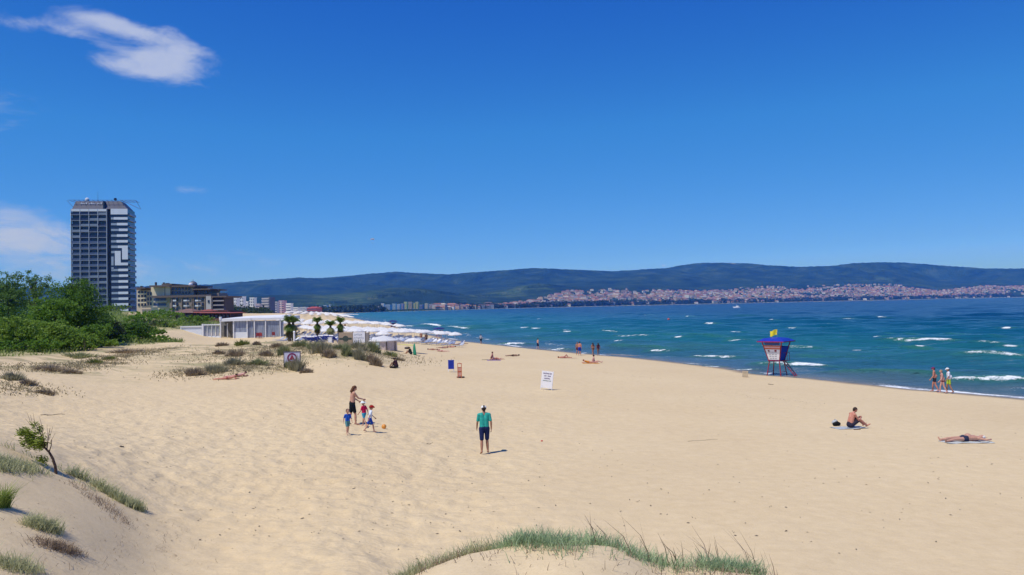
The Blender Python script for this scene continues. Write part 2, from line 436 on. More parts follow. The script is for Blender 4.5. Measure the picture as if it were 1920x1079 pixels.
cov = t.attr('cover'); cn = t.math('MULTIPLY', cov, t.ramp(t.noise(v, .32, 6, .7), [(.26, 0.0), (.40, 1.0)]))
c = t.mix(cn, c, t.ramp(t.noise(v, 1.3, 4), [(.3, (.07, .12, .025)), (.6, (.17, .22, .05)), (.8, (.30, .29, .12))]))
sv_ = t.coord((.22, .5, 1)); sn = t.noise(sv_, 1.0, 6, .68, .4)
c = t.mix(t.math('MULTIPLY', t.attr('scrub'), t.ramp(sn, [(.45, 0.0), (.57, .85)])), c, t.ramp(t.noise(v, .9, 5, .7), [(.3, (.17, .14, .075)), (.5, (.27, .235, .12)), (.7, (.24, .26, .11))]))
t.col(c); t.link(t.ramp(wet, [(.3, .95), (.8, .35)]), t.b.inputs['Roughness'])
trn = t.attr('tr')
bm = t.math('MULTIPLY', t.noise(v, 2.6, 2, .5, .2), t.math('ADD', trn, .12))
nr = t.bump(bm, .085, .9); nr = t.bump(t.noise(v, 14, 3), .012, .7, nr)
t.nrm(nr)
kind(new_obj('beach', me, None, t.m), 'structure')

# ---- sea with swell, chop and whitecaps
WC = [(899,939,610.5,1),(977,995,614.6,.8),(1001,1015,616,.8),(1018,1037,617,.9),(1051,1066,618,1),(1059,1072,626,.7),(1100,1121,621,.8),(1133,1160,625.5,.8),(1158,1215,629,1),(1093,1101,622,.9),
      (779,833,610,.8),(837,879,613.5,.9),(885,897,620,.7),(910,920,634,.6),(906,995,643.0,1.1),(1036,1066,652.5,.8),(1091,1102,659,.5),(1217,1258,655,1.2),(1297,1378,666,1.2),(1373,1386,622,.8),(1369,1399,636,.9),
      (1410,1429,644.6,.8),(1482,1523,649,1.1),(1420,1563,679,1.6),(1324,1350,682.6,.7),(1369,1425,688,.7),(1636,1653,632.6,.9),(1660,1796,637,1.7),(1833,1873,641,1),(1884,1905,643,.8),(1805,1925,668,1.8),(1869,1890,661,.8),
      (1783,1930,711,1.7),(674,682,595,.6),(721,729,600,.7),(744,752,600,.7),(784,791,601.5,.7),(759,778,611,.7),(1325,1340,607,.6),(1388,1397,592,.6),(1444,1452,600,.6),(1580,1600,597,.6),(1650,1660,596,.6),
      (1700,1710,622,.6),(1750,1760,615,.7),(1880,1895,616,.7),(1878,1886,589,.6),(1290,1296,594,.5),(1210,1216,590,.5),(1010,1018,598,.6),(940,948,602,.6),(860,868,598,.6),(1480,1488,612,.6),(1540,1546,606,.6),
      (1210,1218,640,.6),(1270,1282,630,.6),(1600,1612,655,.6),(1155,1165,643,.5),(1720,1735,652,.5),(980,990,628,.5),(1040,1050,636,.5)]
angs = np.concatenate([np.arange(-24, -16, .8), np.arange(-16, 36, .11), np.arange(36, 72, 1.2)])
rads = np.concatenate([np.exp(np.linspace(math.log(38), math.log(330), 470)), np.exp(np.linspace(math.log(333), math.log(14000), 170))])
X, Y, F = polar_grid(angs, rads)
S = -shore_dist(X, Y)                      # metres off the beach
keep = (S > -2.5).ravel(); F = F[keep[F].all(1)]
used = np.unique(F); remap = np.full(X.size, -1); remap[used] = np.arange(len(used))
x = X.ravel()[used]; y = Y.ravel()[used]; s = S.ravel()[used]; r = np.hypot(x, y)
z = np.zeros_like(x); foam = np.zeros_like(x); hump = np.zeros_like(x)
off = np.clip(s, 0, None)
wr = np.random.default_rng(3)
for k in range(26):                        # chop
    lam = 2.2 * 1.13**k * wr.uniform(.9, 1.1); th = R(-105 + wr.normal(0, 26)); amp = .0105 * lam**.75
    ph = wr.uniform(0, 6.28); arg = 2*math.pi*(x*math.cos(th) + y*math.sin(th))/lam + ph + 2.2*fbm(x/(lam*4), y/(lam*4), 1)
    lod = np.clip(lam/(r*.0065*2.0) - .6, 0, 1)
    z += amp*lod*(np.sin(arg) + .25*np.sin(2*arg + 1.3)) * np.clip(off/10, .12, 1)
swx, swy = -math.sin(R(9)), -math.cos(R(9))
crest_rel = []
for (u0, u1, v, hh) in WC:
    p0 = at_z(u0, v, .3); p1 = at_z(u1, v + (u1-u0)*.010, .3)
    crest_rel.append((p0.x, p0.y, p1.x, p1.y, hh, 1.0))
# unbroken green swells
for (u0, u1, v, hh) in [(1540,1800,700,1.2),(1130,1300,652,.9),(1500,1660,668,.9),(1640,1900,655,1.1),(1000,1120,636,.8),(1240,1420,630,.7),(1560,1900,628,.8),(1250,1500,694,.55),(1180,1330,678,.5)]:
    p0 = at_z(u0, v - (u1-u0)*.02, .3); p1 = at_z(u1, v + (u1-u0)*.02, .3)
    crest_rel.append((p0.x, p0.y, p1.x, p1.y, hh, 0.0))
fn = fbm(x*1.1, y*.9, 4, .6); fn2 = fbm(x/3.0 + 40, y/2.0, 3)
for (ax, ay, bx, by, hh, isf) in crest_rel:
    dx, dy = bx-ax, by-ay; L = math.hypot(dx, dy); dx, dy = dx/L, dy/L
    nx, ny = -dy, dx
    if ny > 0: nx, ny = -nx, -ny           # n points to the beach
    D = (ay+by)/2; w = max(.55, .0065*D) * (.7 + .35*hh); hgt = min(.55, .25*hh + .0004*D)
    px, py = x-ax, y-ay
    m = (np.abs(px*nx+py*ny) < 9*w) & (px*dx+py*dy > -.7*L-4) & (px*dx+py*dy < 1.7*L+4)
    a = (px*dx+py*dy)[m]; b = (px*nx+py*ny)[m]
    b = b + .55*w*fbm(a/(3.5*w), np.full_like(a, ax), 2)
    tap = np.clip(1 - (np.abs(a - L/2)/(L*.5 + 2.2*w))**3, 0, 1)
    prof = np.where(b > 0, np.exp(-(b/(.6*w))**2), np.exp(-(b/(2.4*w))**2))
    hm = hgt*tap*prof; z[m] += hm; hump[m] = np.maximum(hump[m], hm)
    if isf:
        tf = np.clip(1 - (np.abs(a - L/2)/(L*.5 + .8*w))**2.2, 0, 1) * (1 + .9*fbm(a/(2.0*w), b/(6*w), 2))
        ff = tf * np.where(b > 0, 1 - sstep(.2*w, .85*w, b), 1 - sstep(.0*w, .35*w, -b))
        foam[m] = np.maximum(foam[m], ff * 1.0)
        tr2 = tf * np.where(b < 0, .38*(1 - sstep(.5*w, 5*w, -b)), 0); foam[m] = np.maximum(foam[m], tr2)
# broken foam on the last metres of water and a lace along the edge
ang = np.degrees(np.arctan2(x, y))
ang = np.degrees(np.arctan2(x, y)); strong = np.exp(-((ang - 24.6)/2.6)**2)
edge = (1 - sstep(.2 + .3*strong, .8 + .9*strong, np.abs(s - .5 - 1.0*fbm(x/5, y/5, 2)))) * np.clip(.14 + .85*strong + 1.5*fbm(x/7.0, y/7.0, 2), 0, .75)
foam = np.maximum(foam, edge)
foam = np.maximum(foam, .42*np.exp(-((s - 7 - 5*fbm(x/14, y/14, 2))/1.4)**2) * np.clip(.2 + 2.4*fbm(x/6 + 9, y/6, 2), 0, 1))
z = z + .015; z *= np.clip((s + 2.5)/3.0, 0.05, 1); z = np.where(s < 1.5, np.minimum(z, .05 + .05*np.clip(s, 0, 2)), z)
sea_v = np.stack([x, y, z], -1)
me = np_mesh('sea', sea_v, remap[F], True)
set_attr(me, 'foam', foam); set_attr(me, 'off', off + 9*fn2*np.clip(off/40, 0, 1)); set_attr(me, 'hump', hump)
t = NT('sea_water', .12, .5); t.b.inputs['IOR'].default_value = 1.33
v = t.coord()
mr = t.n('ShaderNodeMapRange'); mr.clamp = True
lg = t.math('DIVIDE', t.math('LOGARITHM', t.math('ADD', t.attr('off'), 1.0), 10.0), 3.4)      # 0..1 over 0..2500 m
c = t.ramp(lg, [(0.0, (.20, .19, .17)), (.14, (.090, .140, .175)), (.30, (.038, .125, .170)), (.46, (.016, .135, .165)), (.58, (.005, .092, .150)), (.70, (.0008, .034, .112)), (.86, (.0003, .019, .092))])
c = t.mix(t.ramp(t.noise(t.coord((.010, .035, 1)), 1.0, 4, .6), [(.4, 0.0), (.7, .4)]), c, (.003, .075, .19))
sv = t.coord((.05, .22, 1)); c = t.mix(t.ramp(t.noise(sv, 1.0, 5, .65), [(.5, 0.0), (.72, .5)]), c, t.mix(1.0, c, (.5, .70, .85), 'MULTIPLY'))
c = t.mix(t.math('MINIMUM', t.math('MULTIPLY', t.attr('hump'), 2.4), .8), c, (.030, .155, .110))
fo = t.attr('foam'); nb = t.noise(v, 1.5, 5, .7); nb2 = t.noise(v, 5.0, 3, .7)
fm = t.math('ADD', fo, t.math('MULTIPLY', t.math('SUBTRACT', t.math('ADD', t.math('MULTIPLY', nb, .6), t.math('MULTIPLY', nb2, .4)), .5), 1.9))
fmask = t.math('MULTIPLY', t.ramp(fm, [(.36, 0.0), (.70, 1.0)]), t.ramp(fo, [(.03, 0.0), (.14, 1.0)]))
t.col(t.mix(fmask, c, (.80, .83, .85)))
t.link(t.ramp(fmask, [(0, .16), (1, .9)]), t.b.inputs['Roughness'])
t.link(t.ramp(fmask, [(0, .05), (1, .12)]), t.b.inputs['Specular IOR Level'])
b1 = t.bump(t.noise(t.coord((.5, 1.4, 1)), 1.0, 6, .62, .3), .42, 1.0)
b2 = t.bump(t.noise(t.coord((.06, .22, 1)), 1.0, 4, .6, .2), 2.2, .8, b1)
b3 = t.bump(t.noise(v, 5.5, 4, .6), .04, .8, b2)
t.nrm(b3)
kind(new_obj('sea', me, None, t.m), 'structure')

# ---- far coast, plain, slopes and the long wooded ridge
RIDGE = [(-500,528),(-200,536),(0,540),(130,538),(270,536),(390,533),(440,529),(500,524),(560,520),(600,521),(650,517),(700,512),(745,509),(790,512),(840,514),(900,509),(950,506),(1000,502),(1050,504),(1100,506),(1150,508),
         (1250,502),(1290,495),(1320,492),(1400,493),(1440,497),(1500,500),(1560,498),(1600,493),(1650,491),(1700,492),(1760,497),(1850,503),(1920,503),(2000,500),(2200,505),(2600,510),(3000,515)]
TOWN_TOP = [(-500,8),(600,5),(700,7),(860,10),(960,16),(1020,22),(1100,27),(1170,31),(1240,27),(1300,22),(1400,22),(1500,22),(1660,22),(1760,15),(1850,19),(1920,17),(2200,12),(3000,8)]  # px above the true horizon
ru = np.array([a for a, b in RIDGE]); 
def px_el(u, v): d = pix_dir(u, v); return math.degrees(math.atan2(d.x, d.y)), math.tan(math.asin(d.z))/1.0
rid = np.array([px_el(u, v) for u, v in RIDGE]); ra, re = rid[:, 0], rid[:, 1]
ta = np.array([px_el(u, 575)[0] for u, _ in TOWN_TOP]); te = np.array([b for _, b in TOWN_TOP])/FPX
fa = np.array([math.degrees(math.atan2(x_at(u, D), D)) for u, D in FAR]); fd = np.array([math.hypot(x_at(u, D), D) for u, D in FAR])
fa = np.concatenate([[-60, -30, -20, -13.6], fa]); fd = np.concatenate([[1500, 1500, 1550, 1650], fd])
ALP = [(-60, 7200), (-20, 7600), (0, 8200), (30, 9600), (60, 10500)]
def far_h(a, r):
    """height of the far land at bearing a (degrees) and range r"""
    a = np.asarray(a, float); r = np.asarray(r, float)
    c = np.interp(a, fa, fd); rr = np.interp(a, [p for p, q in ALP], [q for p, q in ALP]) 
    t = (r - c)/(rr - c)
    eR = np.interp(a, ra, re); eT = np.interp(a, ta, te); X = r*np.sin(np.radians(a)); Y = r*np.cos(np.radians(a))
    tt = .30
    e = np.where(t < tt, eT*np.clip(t/tt, 0, 1)**.85, eT + (eR - eT)*sstep(tt*.6, 1.0, t)**1.0)
    h = e*r
    n = fbm(X/1500.0 + 3, Y/1500.0, 5, .5)
    env = sstep(.22, .6, t)*(1 - sstep(.80, .97, t))
    h = h * (1 + env*.75*n + env*.22*fbm(X/420.0, Y/420.0, 3))
    h = np.minimum(h, (eR - .0012*(1-sstep(.9, 1.0, t)))*r + CAM_Z) if True else h
    h = np.where(t > 1, (eR*rr) - (r - rr)*.10, h)
    h = h + sstep(.9, .97, t) * 6*fbm(a*14, r*0, 2)
    foot = 62*np.exp(-((a - px_el(760, 575)[0])/5.2)**2 - ((r - 4300)/560)**2) + 50*np.exp(-((a - px_el(1010, 575)[0])/3.2)**2 - ((r - 5000)/500)**2) + 42*np.exp(-((a - px_el(500, 575)[0])/6)**2 - ((r - 3900)/500)**2)
    h = h + foot*(1 + .5*n)
    return np.where(t < 0, np.maximum(-6, (r-c)*.02), h + 2.2*np.clip((r-c)/50, 0, 1) + .15)
angs = np.arange(-42, 48, .10); rads = np.concatenate([np.linspace(1450, 6500, 150), np.linspace(6530, 12500, 170)])
X, Y, F = polar_grid(angs, rads); A2, R2 = np.meshgrid(angs, rads)
Z = far_h(A2, R2)
cc = np.interp(A2, fa, fd); keep = (R2 > cc - 60).ravel(); F = F[keep[F].all(1)]
used = np.unique(F); remap = np.full(X.size, -1); remap[used] = np.arange(len(used))
me = np_mesh('hills', np.stack([X.ravel(), Y.ravel(), Z.ravel()], -1)[used], remap[F], True)
rr2 = np.interp(A2, [p for p, q in ALP], [q for p, q in ALP]); T2 = (R2 - cc)/(rr2 - cc)
set_attr(me, 't', T2.ravel()[used])
fieldm = np.exp(-((A2 - px_el(640, 575)[0])/3.6)**2 - ((T2 - .36)/.13)**2)*.9 + .8*np.exp(-((A2 - px_el(960, 575)[0])/3.0)**2 - ((T2 - .30)/.08)**2) + .9*np.exp(-((A2 - px_el(1660, 575)[0])/.9)**2 - ((T2 - .45)/.05)**2)
set_attr(me, 'fields', fieldm.ravel()[used])
rock = .9*np.exp(-((A2 - px_el(1085, 575)[0])/2.6)**2 - ((T2 - .93)/.035)**2) + .7*np.exp(-((A2 - px_el(1590, 575)[0])/1.6)**2 - ((T2 - .9)/.03)**2) + .7*np.exp(-((A2 - px_el(1370, 575)[0])/1.6)**2 - ((T2 - .9)/.03)**2) + .6*np.exp(-((A2 - px_el(1700, 575)[0])/1.0)**2 - ((T2 - .86)/.03)**2)
set_attr(me, 'rock', rock.ravel()[used])
set_attr(me, 'coast', (R2 - cc).ravel()[used])
t = NT('wooded_hills', .95, .1); v = t.coord((.001, .001, .001))
c = t.ramp(t.noise(v, 6.0, 7, .65), [(.34, (.006, .018, .008)), (.52, (.020, .046, .016)), (.68, (.050, .085, .030))])
c = t.mix(t.ramp(t.math('ADD', t.attr('fields'), t.math('MULTIPLY', t.math('SUBTRACT', t.noise(t.coord((.001, .001, .004)), 7.0, 5, .75), .5), 3.4)), [(.40, 0.0), (.80, .62)]), c, t.ramp(t.noise(v, 9.0, 2), [(.35, (.05, .105, .03)), (.6, (.095, .15, .05)), (.75, (.18, .19, .10))]))
c = t.mix(t.ramp(t.math('ADD', t.attr('rock'), t.math('MULTIPLY', t.math('SUBTRACT', t.noise(v, 16.0, 5, .75), .5), 2.2)), [(.62, 0.0), (.82, .8)]), c, (.30, .29, .26))
c = t.mix(t.ramp(t.attr('coast'), [(0.0, 1.0), (1.0, 0.0)]), c, (.5, .43, .32))
t.col(c); t.nrm(t.bump(t.noise(v, 30.0, 5, .7), 30.0, .9))
kind(new_obj('hills', me, None, t.m), 'structure')
# land inland of the beach, under the towns to the left
ground_patch = MB(); ground_patch.face([(-6000, -400, -5), (9000, -400, -5), (9000, 13500, -5), (-6000, 13500, -5)])
kind(ground_patch.build('sea_bed', paint('sea_bed_sand', (.12, .12, .10)), None), 'structure')

# ---- haze
hz = MB().box(-9500, 13500, -1500, 13600, -6.5, 505)
t = NT('haze'); t.t.nodes.remove(t.b)
pv = t.n('ShaderNodeVolumePrincipled'); pv.inputs['Color'].default_value = (.035, .235, 1.0, 1); pv.inputs['Absorption Color'].default_value = (1, 1, 1, 1); pv.inputs['Density'].default_value = 9e-5; pv.inputs['Anisotropy'].default_value = 0.0
t.link(pv.outputs[0], t.t.nodes['Material Output'].inputs['Volume'])
kind(hz.build('haze', t.m), 'stuff')
# ================================================================ BUILDINGS
white = paint('white_render', (.74, .75, .76), .6, .05, .3)
cream = paint('cream_render', (.78, .66, .46), .8, .08, .2)
beige = paint('beige_render', (.64, .52, .38), .85, .10, .2)
brownw = paint('brown_render', (.32, .255, .20), .85, .14, .2)
darkglass = paint('dark_glass', (.020, .028, .045), .15, .3, .4, .6)
blueglass = paint('blue_glass', (.045, .075, .16), .2, .4, .3, .6)
roofdark = paint('dark_blue_roof', (.045, .055, .10), .5, .25, .4)
redroof = paint('red_roof_tiles', (.26, .075, .055), .85, .25, .5)
brownroof = paint('brown_roof_tiles', (.19, .11, .085), .85, .25, .5)
def frame_at(uL, uR, D, rz, name, label, cat, group=None, z=None):
    """thing whose local x runs along its front from pixel column uL to uR; returns thing, front length"""
    A = at_d(uL, 575, D); a = Vector((math.cos(rz), math.sin(rz)))
    rb = at_d(uR, 575, 1.0).x                    # want (Ax + L ax)/(Ay + L ay) = rb
    L = (rb*A.y - A.x)/(a.x - rb*a.y)
    zz = gz(A.x, A.y) - .4 if z is None else z
    return thing(name, label, cat, (A.x, A.y, zz), rz, group), L, zz

# ---- the tall striped hotel
RZ = R(10)
T, L, zb = frame_at(134, 240.5, 410, RZ, 'hotel_tower', 'tall slab hotel tower with dark balconies and a black and white striped end', 'tower')
ztop = at_d(190, 392, 412).z - zb; NF = 20; FH = 3.0; z0 = ztop - NF*FH
Lw = L*.625; Rx = L*.70; DEP = 13.0
MB().box(.2, Lw-.1, 1.7, DEP, -3, ztop).build('wall', paint('tower_inner_wall', (.06, .08, .14), .5, .2, .5), T)
MB().box(Lw-.1, Rx, 2.6, DEP-1, -3, ztop-.5).build('stair_shaft', paint('shaft_grey', (.08, .09, .13), .5, .3, .5), T)
MB().box(Rx, L, .25, DEP, -3, ztop).build('wall', darkglass, T)
bw = Lw/4
pat = ["DDDL", "DDLL", "DLLD", "LLDD", "LDDD", "MMMM", "MMMM", "MMMM", "MMMM", "MMMM", "MMML", "MMLL", "MMML", "MMMM", "MMMM", "MMMM", "MMMM", "MMMM", "MMMM", "MMMM"]
railm = {'L': paint('pale_balcony_panel', (.24, .28, .34), .4, .1, .5), 'M': paint('grey_balcony_panel', (.10, .13, .21), .35, .15, .5), 'D': paint('dark_balcony_panel', (.028, .038, .08), .3, .15, .5)}
slab_me = MB().box(.1, Lw, 0, 1.8, -.09, .12).mesh('floor_slab'); slab_me.materials.append(paint('pale_slab', (.36, .40, .48), .6, .1, .5))
meshes = {}
for k in 'LMD':
    mm = MB().box(.16, bw-.16, .04, .14, .2, 1.15).mesh('balcony'); mm.materials.append(railm[k]); meshes[k] = mm
win_me = MB().box(.5, bw-.5, 1.60, 1.72, .25, 2.5).mesh('window'); win_me.materials.append(darkglass)
for f in range(NF):
    zf = ztop - (f+1)*FH
    o = new_obj('floor_slab', slab_me, T); o.location.z = zf
    for i in range(4):
        o = new_obj('balcony', meshes[pat[f][i]], T); o.location = (i*bw, 0, zf)
        o = new_obj('window', win_me, T); o.location = (i*bw, -.02, zf)
top_me = MB().box(.12, bw-.12, 0, .3, -1.25, 0).mesh('top_panel'); top_me.materials.append(white)
for i in range(4):
    o = new_obj('top_panel', top_me, T); o.location = (i*bw, -.03, ztop)
fin = MB().box(-.09, .09, -.12, 1.7, -3, ztop).mesh('vertical_fin'); fin.materials.append(paint('fin_white', (.55, .58, .62), .6, .1, .3))
for i in range(5):
    o = new_obj('vertical_fin', fin, T); o.location.x = i*bw if i else .0
# striped end panel: white parapets and the stepped figure
W_m = paint('stripe_white', (.78, .80, .84), .55, .05, .3); G_m = paint('stripe_grey', (.36, .42, .50), .55, .1, .3)
def zy(y): return ztop - (y - 178)*.0643
def xx(x): return Rx + (x - 460)/140.0*(L - Rx)
def stripe(x0, x1, y0, y1, m_, d=.3): MB().box(xx(x0), xx(x1), .3 - d, .31, zy(y1), zy(y0)).build('stripe_panel', m_, T)
stripe(460, 600, 176, 222, W_m)
k = 0
while 245 + 47*k + 20 < 178 + NF*47:
    y = 245 + 47*k
    if not 478 <= y <= 640:
        cut = [485, 512, 527, 510, 507, 505, 0, 0, 0, 0, 525, 520, 522, 518, 520][k % 15] or 520
        stripe(cut, 600, y, y + 20, W_m); stripe(462, cut, y + 2, y + 19, G_m, .25)
    k += 1
stripe(552, 600, 478, 592, W_m); stripe(518, 552, 478, 498, W_m); stripe(462, 518, 478, 498, G_m, .25)      # stepped figure
stripe(492, 540, 522, 640, W_m); stripe(540, 600, 618, 640, W_m); stripe(462, 481, 568, 640, G_m, .25); stripe(462, 492, 522, 540, G_m, .25); stripe(462, 481, 655, 676, G_m, .25)
# right flank with rounded balconies, left edge balconies
sb = MB()
sb.box(0, .9, 0, DEP-1.6, -.15, .15)
sb_me = sb.mesh('flank_balcony'); sb_me.materials.append(paint('flank_slab', (.42, .47, .58), .6, .1, .5))
sr_me = MB().box(.75, .85, .1, DEP-1.8, .15, 1.05).mesh('flank_rail'); sr_me.materials.append(paint('flank_rail_blue', (.12, .17, .33), .3, .2, .4))
lb_me = MB().box(-.9, 0, 1.8, 4.6, -.12, .9).mesh('edge_balcony'); lb_me.materials.append(white)
for f in range(NF):
    zf = ztop - (f+1)*FH
    o = new_obj('flank_balcony', sb_me, T); o.location = (L, .9, zf)
    o = new_obj('flank_rail', sr_me, T); o.location = (L, .9, zf)
    o = new_obj('edge_balcony', lb_me, T); o.location = (0, 0, zf)
cr = MB(); zc = ztop + .1
cr.hexa([(.3, .8, zc), (L-.2, .8, zc), (L-.2, DEP-.5, zc), (.3, DEP-.5, zc)], [(1.6, 2.6, zc+4.3), (L-4, 2.6, zc+4.3), (L-4, DEP-2, zc+4.3), (1.6, DEP-2, zc+4.3)])
cr.build('crown_roof', roofdark, T)
sm = MB(); sm.box(L*.56, L*.585, .5, 2.4, zc, zc+4.2); sm.build('roof_joint', darkglass, T)
for i in range(13):                       # pale sign strokes on the crown, too far to read
    x = 4.2 + i*.82
    if i in (4, 9): continue
    MB().box(x, x+.5, 1.72, 1.9, zc+2.6, zc+3.5 - .25*(i % 3)).build('sign_stroke', paint('sign_white', (.75, .75, .8)), T)
pg = MB()
for yy in (1.0, 5.0, 9.5):
    pg.box(-1.4, L+3.4, yy, yy+.12, zc+4.7, zc+4.85)
for i in range(15):
    x = -1.2 + i*(L+4.4)/14; pg.box(x, x+.10, .6, 10.2, zc+4.55, zc+4.68)
pg.tube((L-3, 1.2, zc+4.6), (L+4.0, 1.2, zc+1.0), .10); pg.tube((L-3, 9, zc+4.6), (L+4.0, 9, zc+1.0), .10)
pg.tube((1, 1.2, zc+.6), (-2.2, 1.2, zc+4.6), .12); pg.tube((L+3.9, 1, zc+4.7), (L+3.9, 10, zc+1.2), .1)
pg.build('roof_pergola', paint('pergola_blue_grey', (.16, .22, .36), .5), T)
MB().tube((11.6, 5, zc+4.5), (11.6, 5, zc+10.2), .10, .04).build('antenna', paint('antenna_dark', (.08, .09, .13)), T)
MB().lathe([(0.0, 0), (1.0, 0), (1.0, 1.1), (.5, 1.5), (0, 1.6)], 12, (6.3, 5, zc+4.9)).build('water_tank', white, T)
MB().ball((20.2, 5, zc+5.7), .8).build('satellite_dome', darkglass, T)

# ---- generic boxes of a building laid out from its front
def bvol(T, Dl, u0, u1, v0, v1, y0, y1, name, mat):
    p = T.matrix_basis.inverted() @ at_d(u0, v0, Dl + y0); q = T.matrix_basis.inverted() @ at_d(u1, v1, Dl + y0)
    MB().box(p.x, q.x, y0, y1, q.z, p.z).build(name, mat, T)
    return p.x, q.x, q.z, p.z
# ---- brown and beige hotel beside the tower
DH = 350
p = at_d(256, 575, DH); H = thing('terraced_hotel', 'brown and beige terraced hotel with balconies and a small dome, right of the tower', 'hotel', (p.x, DH, 3.0))
bpy.context.view_layer.update()
H_ = dict()
def hv(*a): return bvol(H, DH, *a)
hv(256, 290, 541, 600, 6, 22, 'wall', beige)
hv(283, 320, 537, 600, 3, 20, 'wall', cream)
hv(306, 319, 534, 557, 1.6, 18, 'wall', cream)
hv(318, 363, 537, 557, 3, 20, 'wall', paint('grey_beige', (.42, .38, .33), .8, .1, .3))
hv(318, 386, 556, 600, 0, 14, 'wall', brownw)
hv(362, 392, 543, 557, 5, 18, 'wall', paint('grey_beige2', (.27, .24, .22), .8, .1, .3))
hv(386, 396, 555.5, 600, -1, 14, 'wall', paint('pale_plaster', (.52, .48, .45), .8, .1, .3))
hv(395, 421, 558, 600, 1.2, 13, 'wall', paint('deep_brown', (.085, .06, .06), .7, .2, .3))
hv(392, 410, 550, 559, 5, 16, 'wall', brownw)
for (u0, u1, v0, v1) in [(280, 322, 535.5, 537.5), (317, 366, 536, 537.6), (284, 396, 555, 556.8), (360, 394, 542, 543.4), (394, 424, 555.5, 557.6), (303, 322, 532.5, 534.4), (254, 272, 539.5, 541.2)]:
    hv(u0, u1, v0, v1, -.8, 20, 'roof_edge', paint('roof_edge_brown', (.16, .12, .10), .8))
hv(256, 320, 541.2, 543, 4, 6.5, 'roof_edge', brownroof)
dm = at_d(362, 536, DH+8); dl = H.matrix_basis.inverted() @ dm
MB().lathe([(1.9, 0), (1.85, .9), (1.3, 1.6), (.6, 2.0), (.08, 2.1), (.05, 3.0)], 16, tuple(dl)).build('dome', paint('dome_dark', (.10, .11, .14), .4), H)
q = H.matrix_basis.inverted() @ at_d(357.5, 534, DH+3); MB().ball(tuple(q), .9).build('dish', white, H)
for u, v0, v1 in [(291, 529.5, 536), (306, 530, 534), (311, 531, 534), (315, 531, 534), (373, 538, 543), (264, 536.5, 541)]:
    hv(u-.9, u+.9, v0, v1, 4, 5.4, 'chimney', paint('chimney_dark', (.10, .08, .07)))
def wins(T, fn, cols, rows, w, h, y, mat, name='window', sill=None):
    for v in rows:
        for u in cols: fn(u, u+w, v, v+h, y, y+.25, name, mat)
wins(H, hv, [322, 328, 334], [540, 546.5], 4.2, 4.6, 2.8, blueglass)
wins(H, hv, [341, 347, 353], [539.5, 547], 3.2, 4.4, 2.8, darkglass)
wins(H, hv, [366, 372.5, 379, 385], [545.5, 550.5], 3.0, 3.4, 4.8, darkglass)
wins(H, hv, [323.5, 330, 343.5, 349.5, 364, 371, 378], [558.5, 568, 577], 3.8, 5.6, -.22, darkglass)
wins(H, hv, [324, 344, 365.5], [562.6, 572.4], 6.2, 2.7, -1.25, white, 'balcony')
wins(H, hv, [351, 372.5], [562.8, 572.4], 4.2, 2.5, -1.25, paint('grey_balcony', (.36, .36, .38)), 'balcony')
wins(H, hv, [397, 408], [559.5, 567.5, 575.5], 9.2, 4.6, .9, paint('balcony_dark', (.03, .025, .03)), 'window')
wins(H, hv, [395.6], [563.4, 571.6, 579.6], 24, 1.9, -.4, paint('balcony_grey', (.34, .30, .29)), 'balcony')
wins(H, hv, [258.5, 264.5, 270.5], [546, 553.5, 561.5, 569.5], 3.2, 4.6, 5.75, darkglass)
wins(H, hv, [257.5], [550.5, 558.6, 566.6], 17, 1.7, 4.6, cream, 'balcony')
wins(H, hv, [276, 281], [548, 558, 567], 3, 6, 2.8, darkglass)
wins(H, hv, [288, 300], [559.5, 569], 11, 5.0, 2.7, blueglass)
wins(H, hv, [286], [564.6, 574], 28, 2.2, 1.4, paint('balcony_cream', (.55, .47, .38)), 'balcony')
hv(308.4, 309.4, 537, 556, 1.4, 1.7, 'downpipe', darkglass)
for u in (321, 339.5, 359, 361.5, 383): hv(u, u+2.0, 557, 600, -.5, .2, 'pilaster', paint('pilaster', (.27, .21, .16), .8, .1, .3))
hv(389.5, 392.5, 563, 568, -1.2, -.9, 'window', darkglass)

# ---- low restaurant with the red roof in front of it
DR = 300
p = at_d(318, 575, DR); Q = thing('beach_restaurant', 'low dark restaurant under a wide brown and red hipped roof, behind the bushes', 'restaurant', (p.x, DR, 2.5))
def qv(*a): return bvol(Q, DR, *a)
x0, x1, za, zc2 = qv(322, 431, 585, 603, 1.5, 16, 'wall', paint('timber_dark', (.055, .03, .03), .8, .3, .4))
def hip(T, D0, u0, u1, ve, vr, y0, y1, mat, inset):
    p = T.matrix_basis.inverted() @ at_d(u0, ve, D0+y0); q = T.matrix_basis.inverted() @ at_d(u1, ve, D0+y0); zr = (T.matrix_basis.inverted() @ at_d((u0+u1)/2, vr, D0+(y0+y1)/2)).z
    m = MB(); ym = (y0+y1)/2
    m.hexa([(p.x, y0, p.z), (q.x, y0, q.z), (q.x, y1, q.z), (p.x, y1, p.z)], [(p.x+inset, ym-.2, zr), (q.x-inset, ym-.2, zr), (q.x-inset, ym+.2, zr), (p.x+inset, ym+.2, zr)])
    return m.build('roof', mat, T)
hip(Q, DR, 318, 362, 587, 579.5, -1, 14, brownroof, 3.5)
hip(Q, DR, 355, 400, 587, 580.5, -.5, 15, redroof, 4)
hip(Q, DR, 372, 434, 587.5, 583, -2, 16, redroof, 5)
for u in range(326, 432, 7): qv(u, u+.9, 587, 602, -.8, -.5, 'post', paint('post_brown', (.10, .05, .045)))
for u in (334, 348, 390, 397, 404, 411, 418, 425): qv(u, u+3.4, 590.5, 596, 1.2, 1.5, 'window', paint('bright_glint', (.16, .18, .24), .2))
qv(388, 426, 597.5, 602.5, -1.5, -1.2, 'rail', paint('rail_maroon', (.12, .03, .03)))

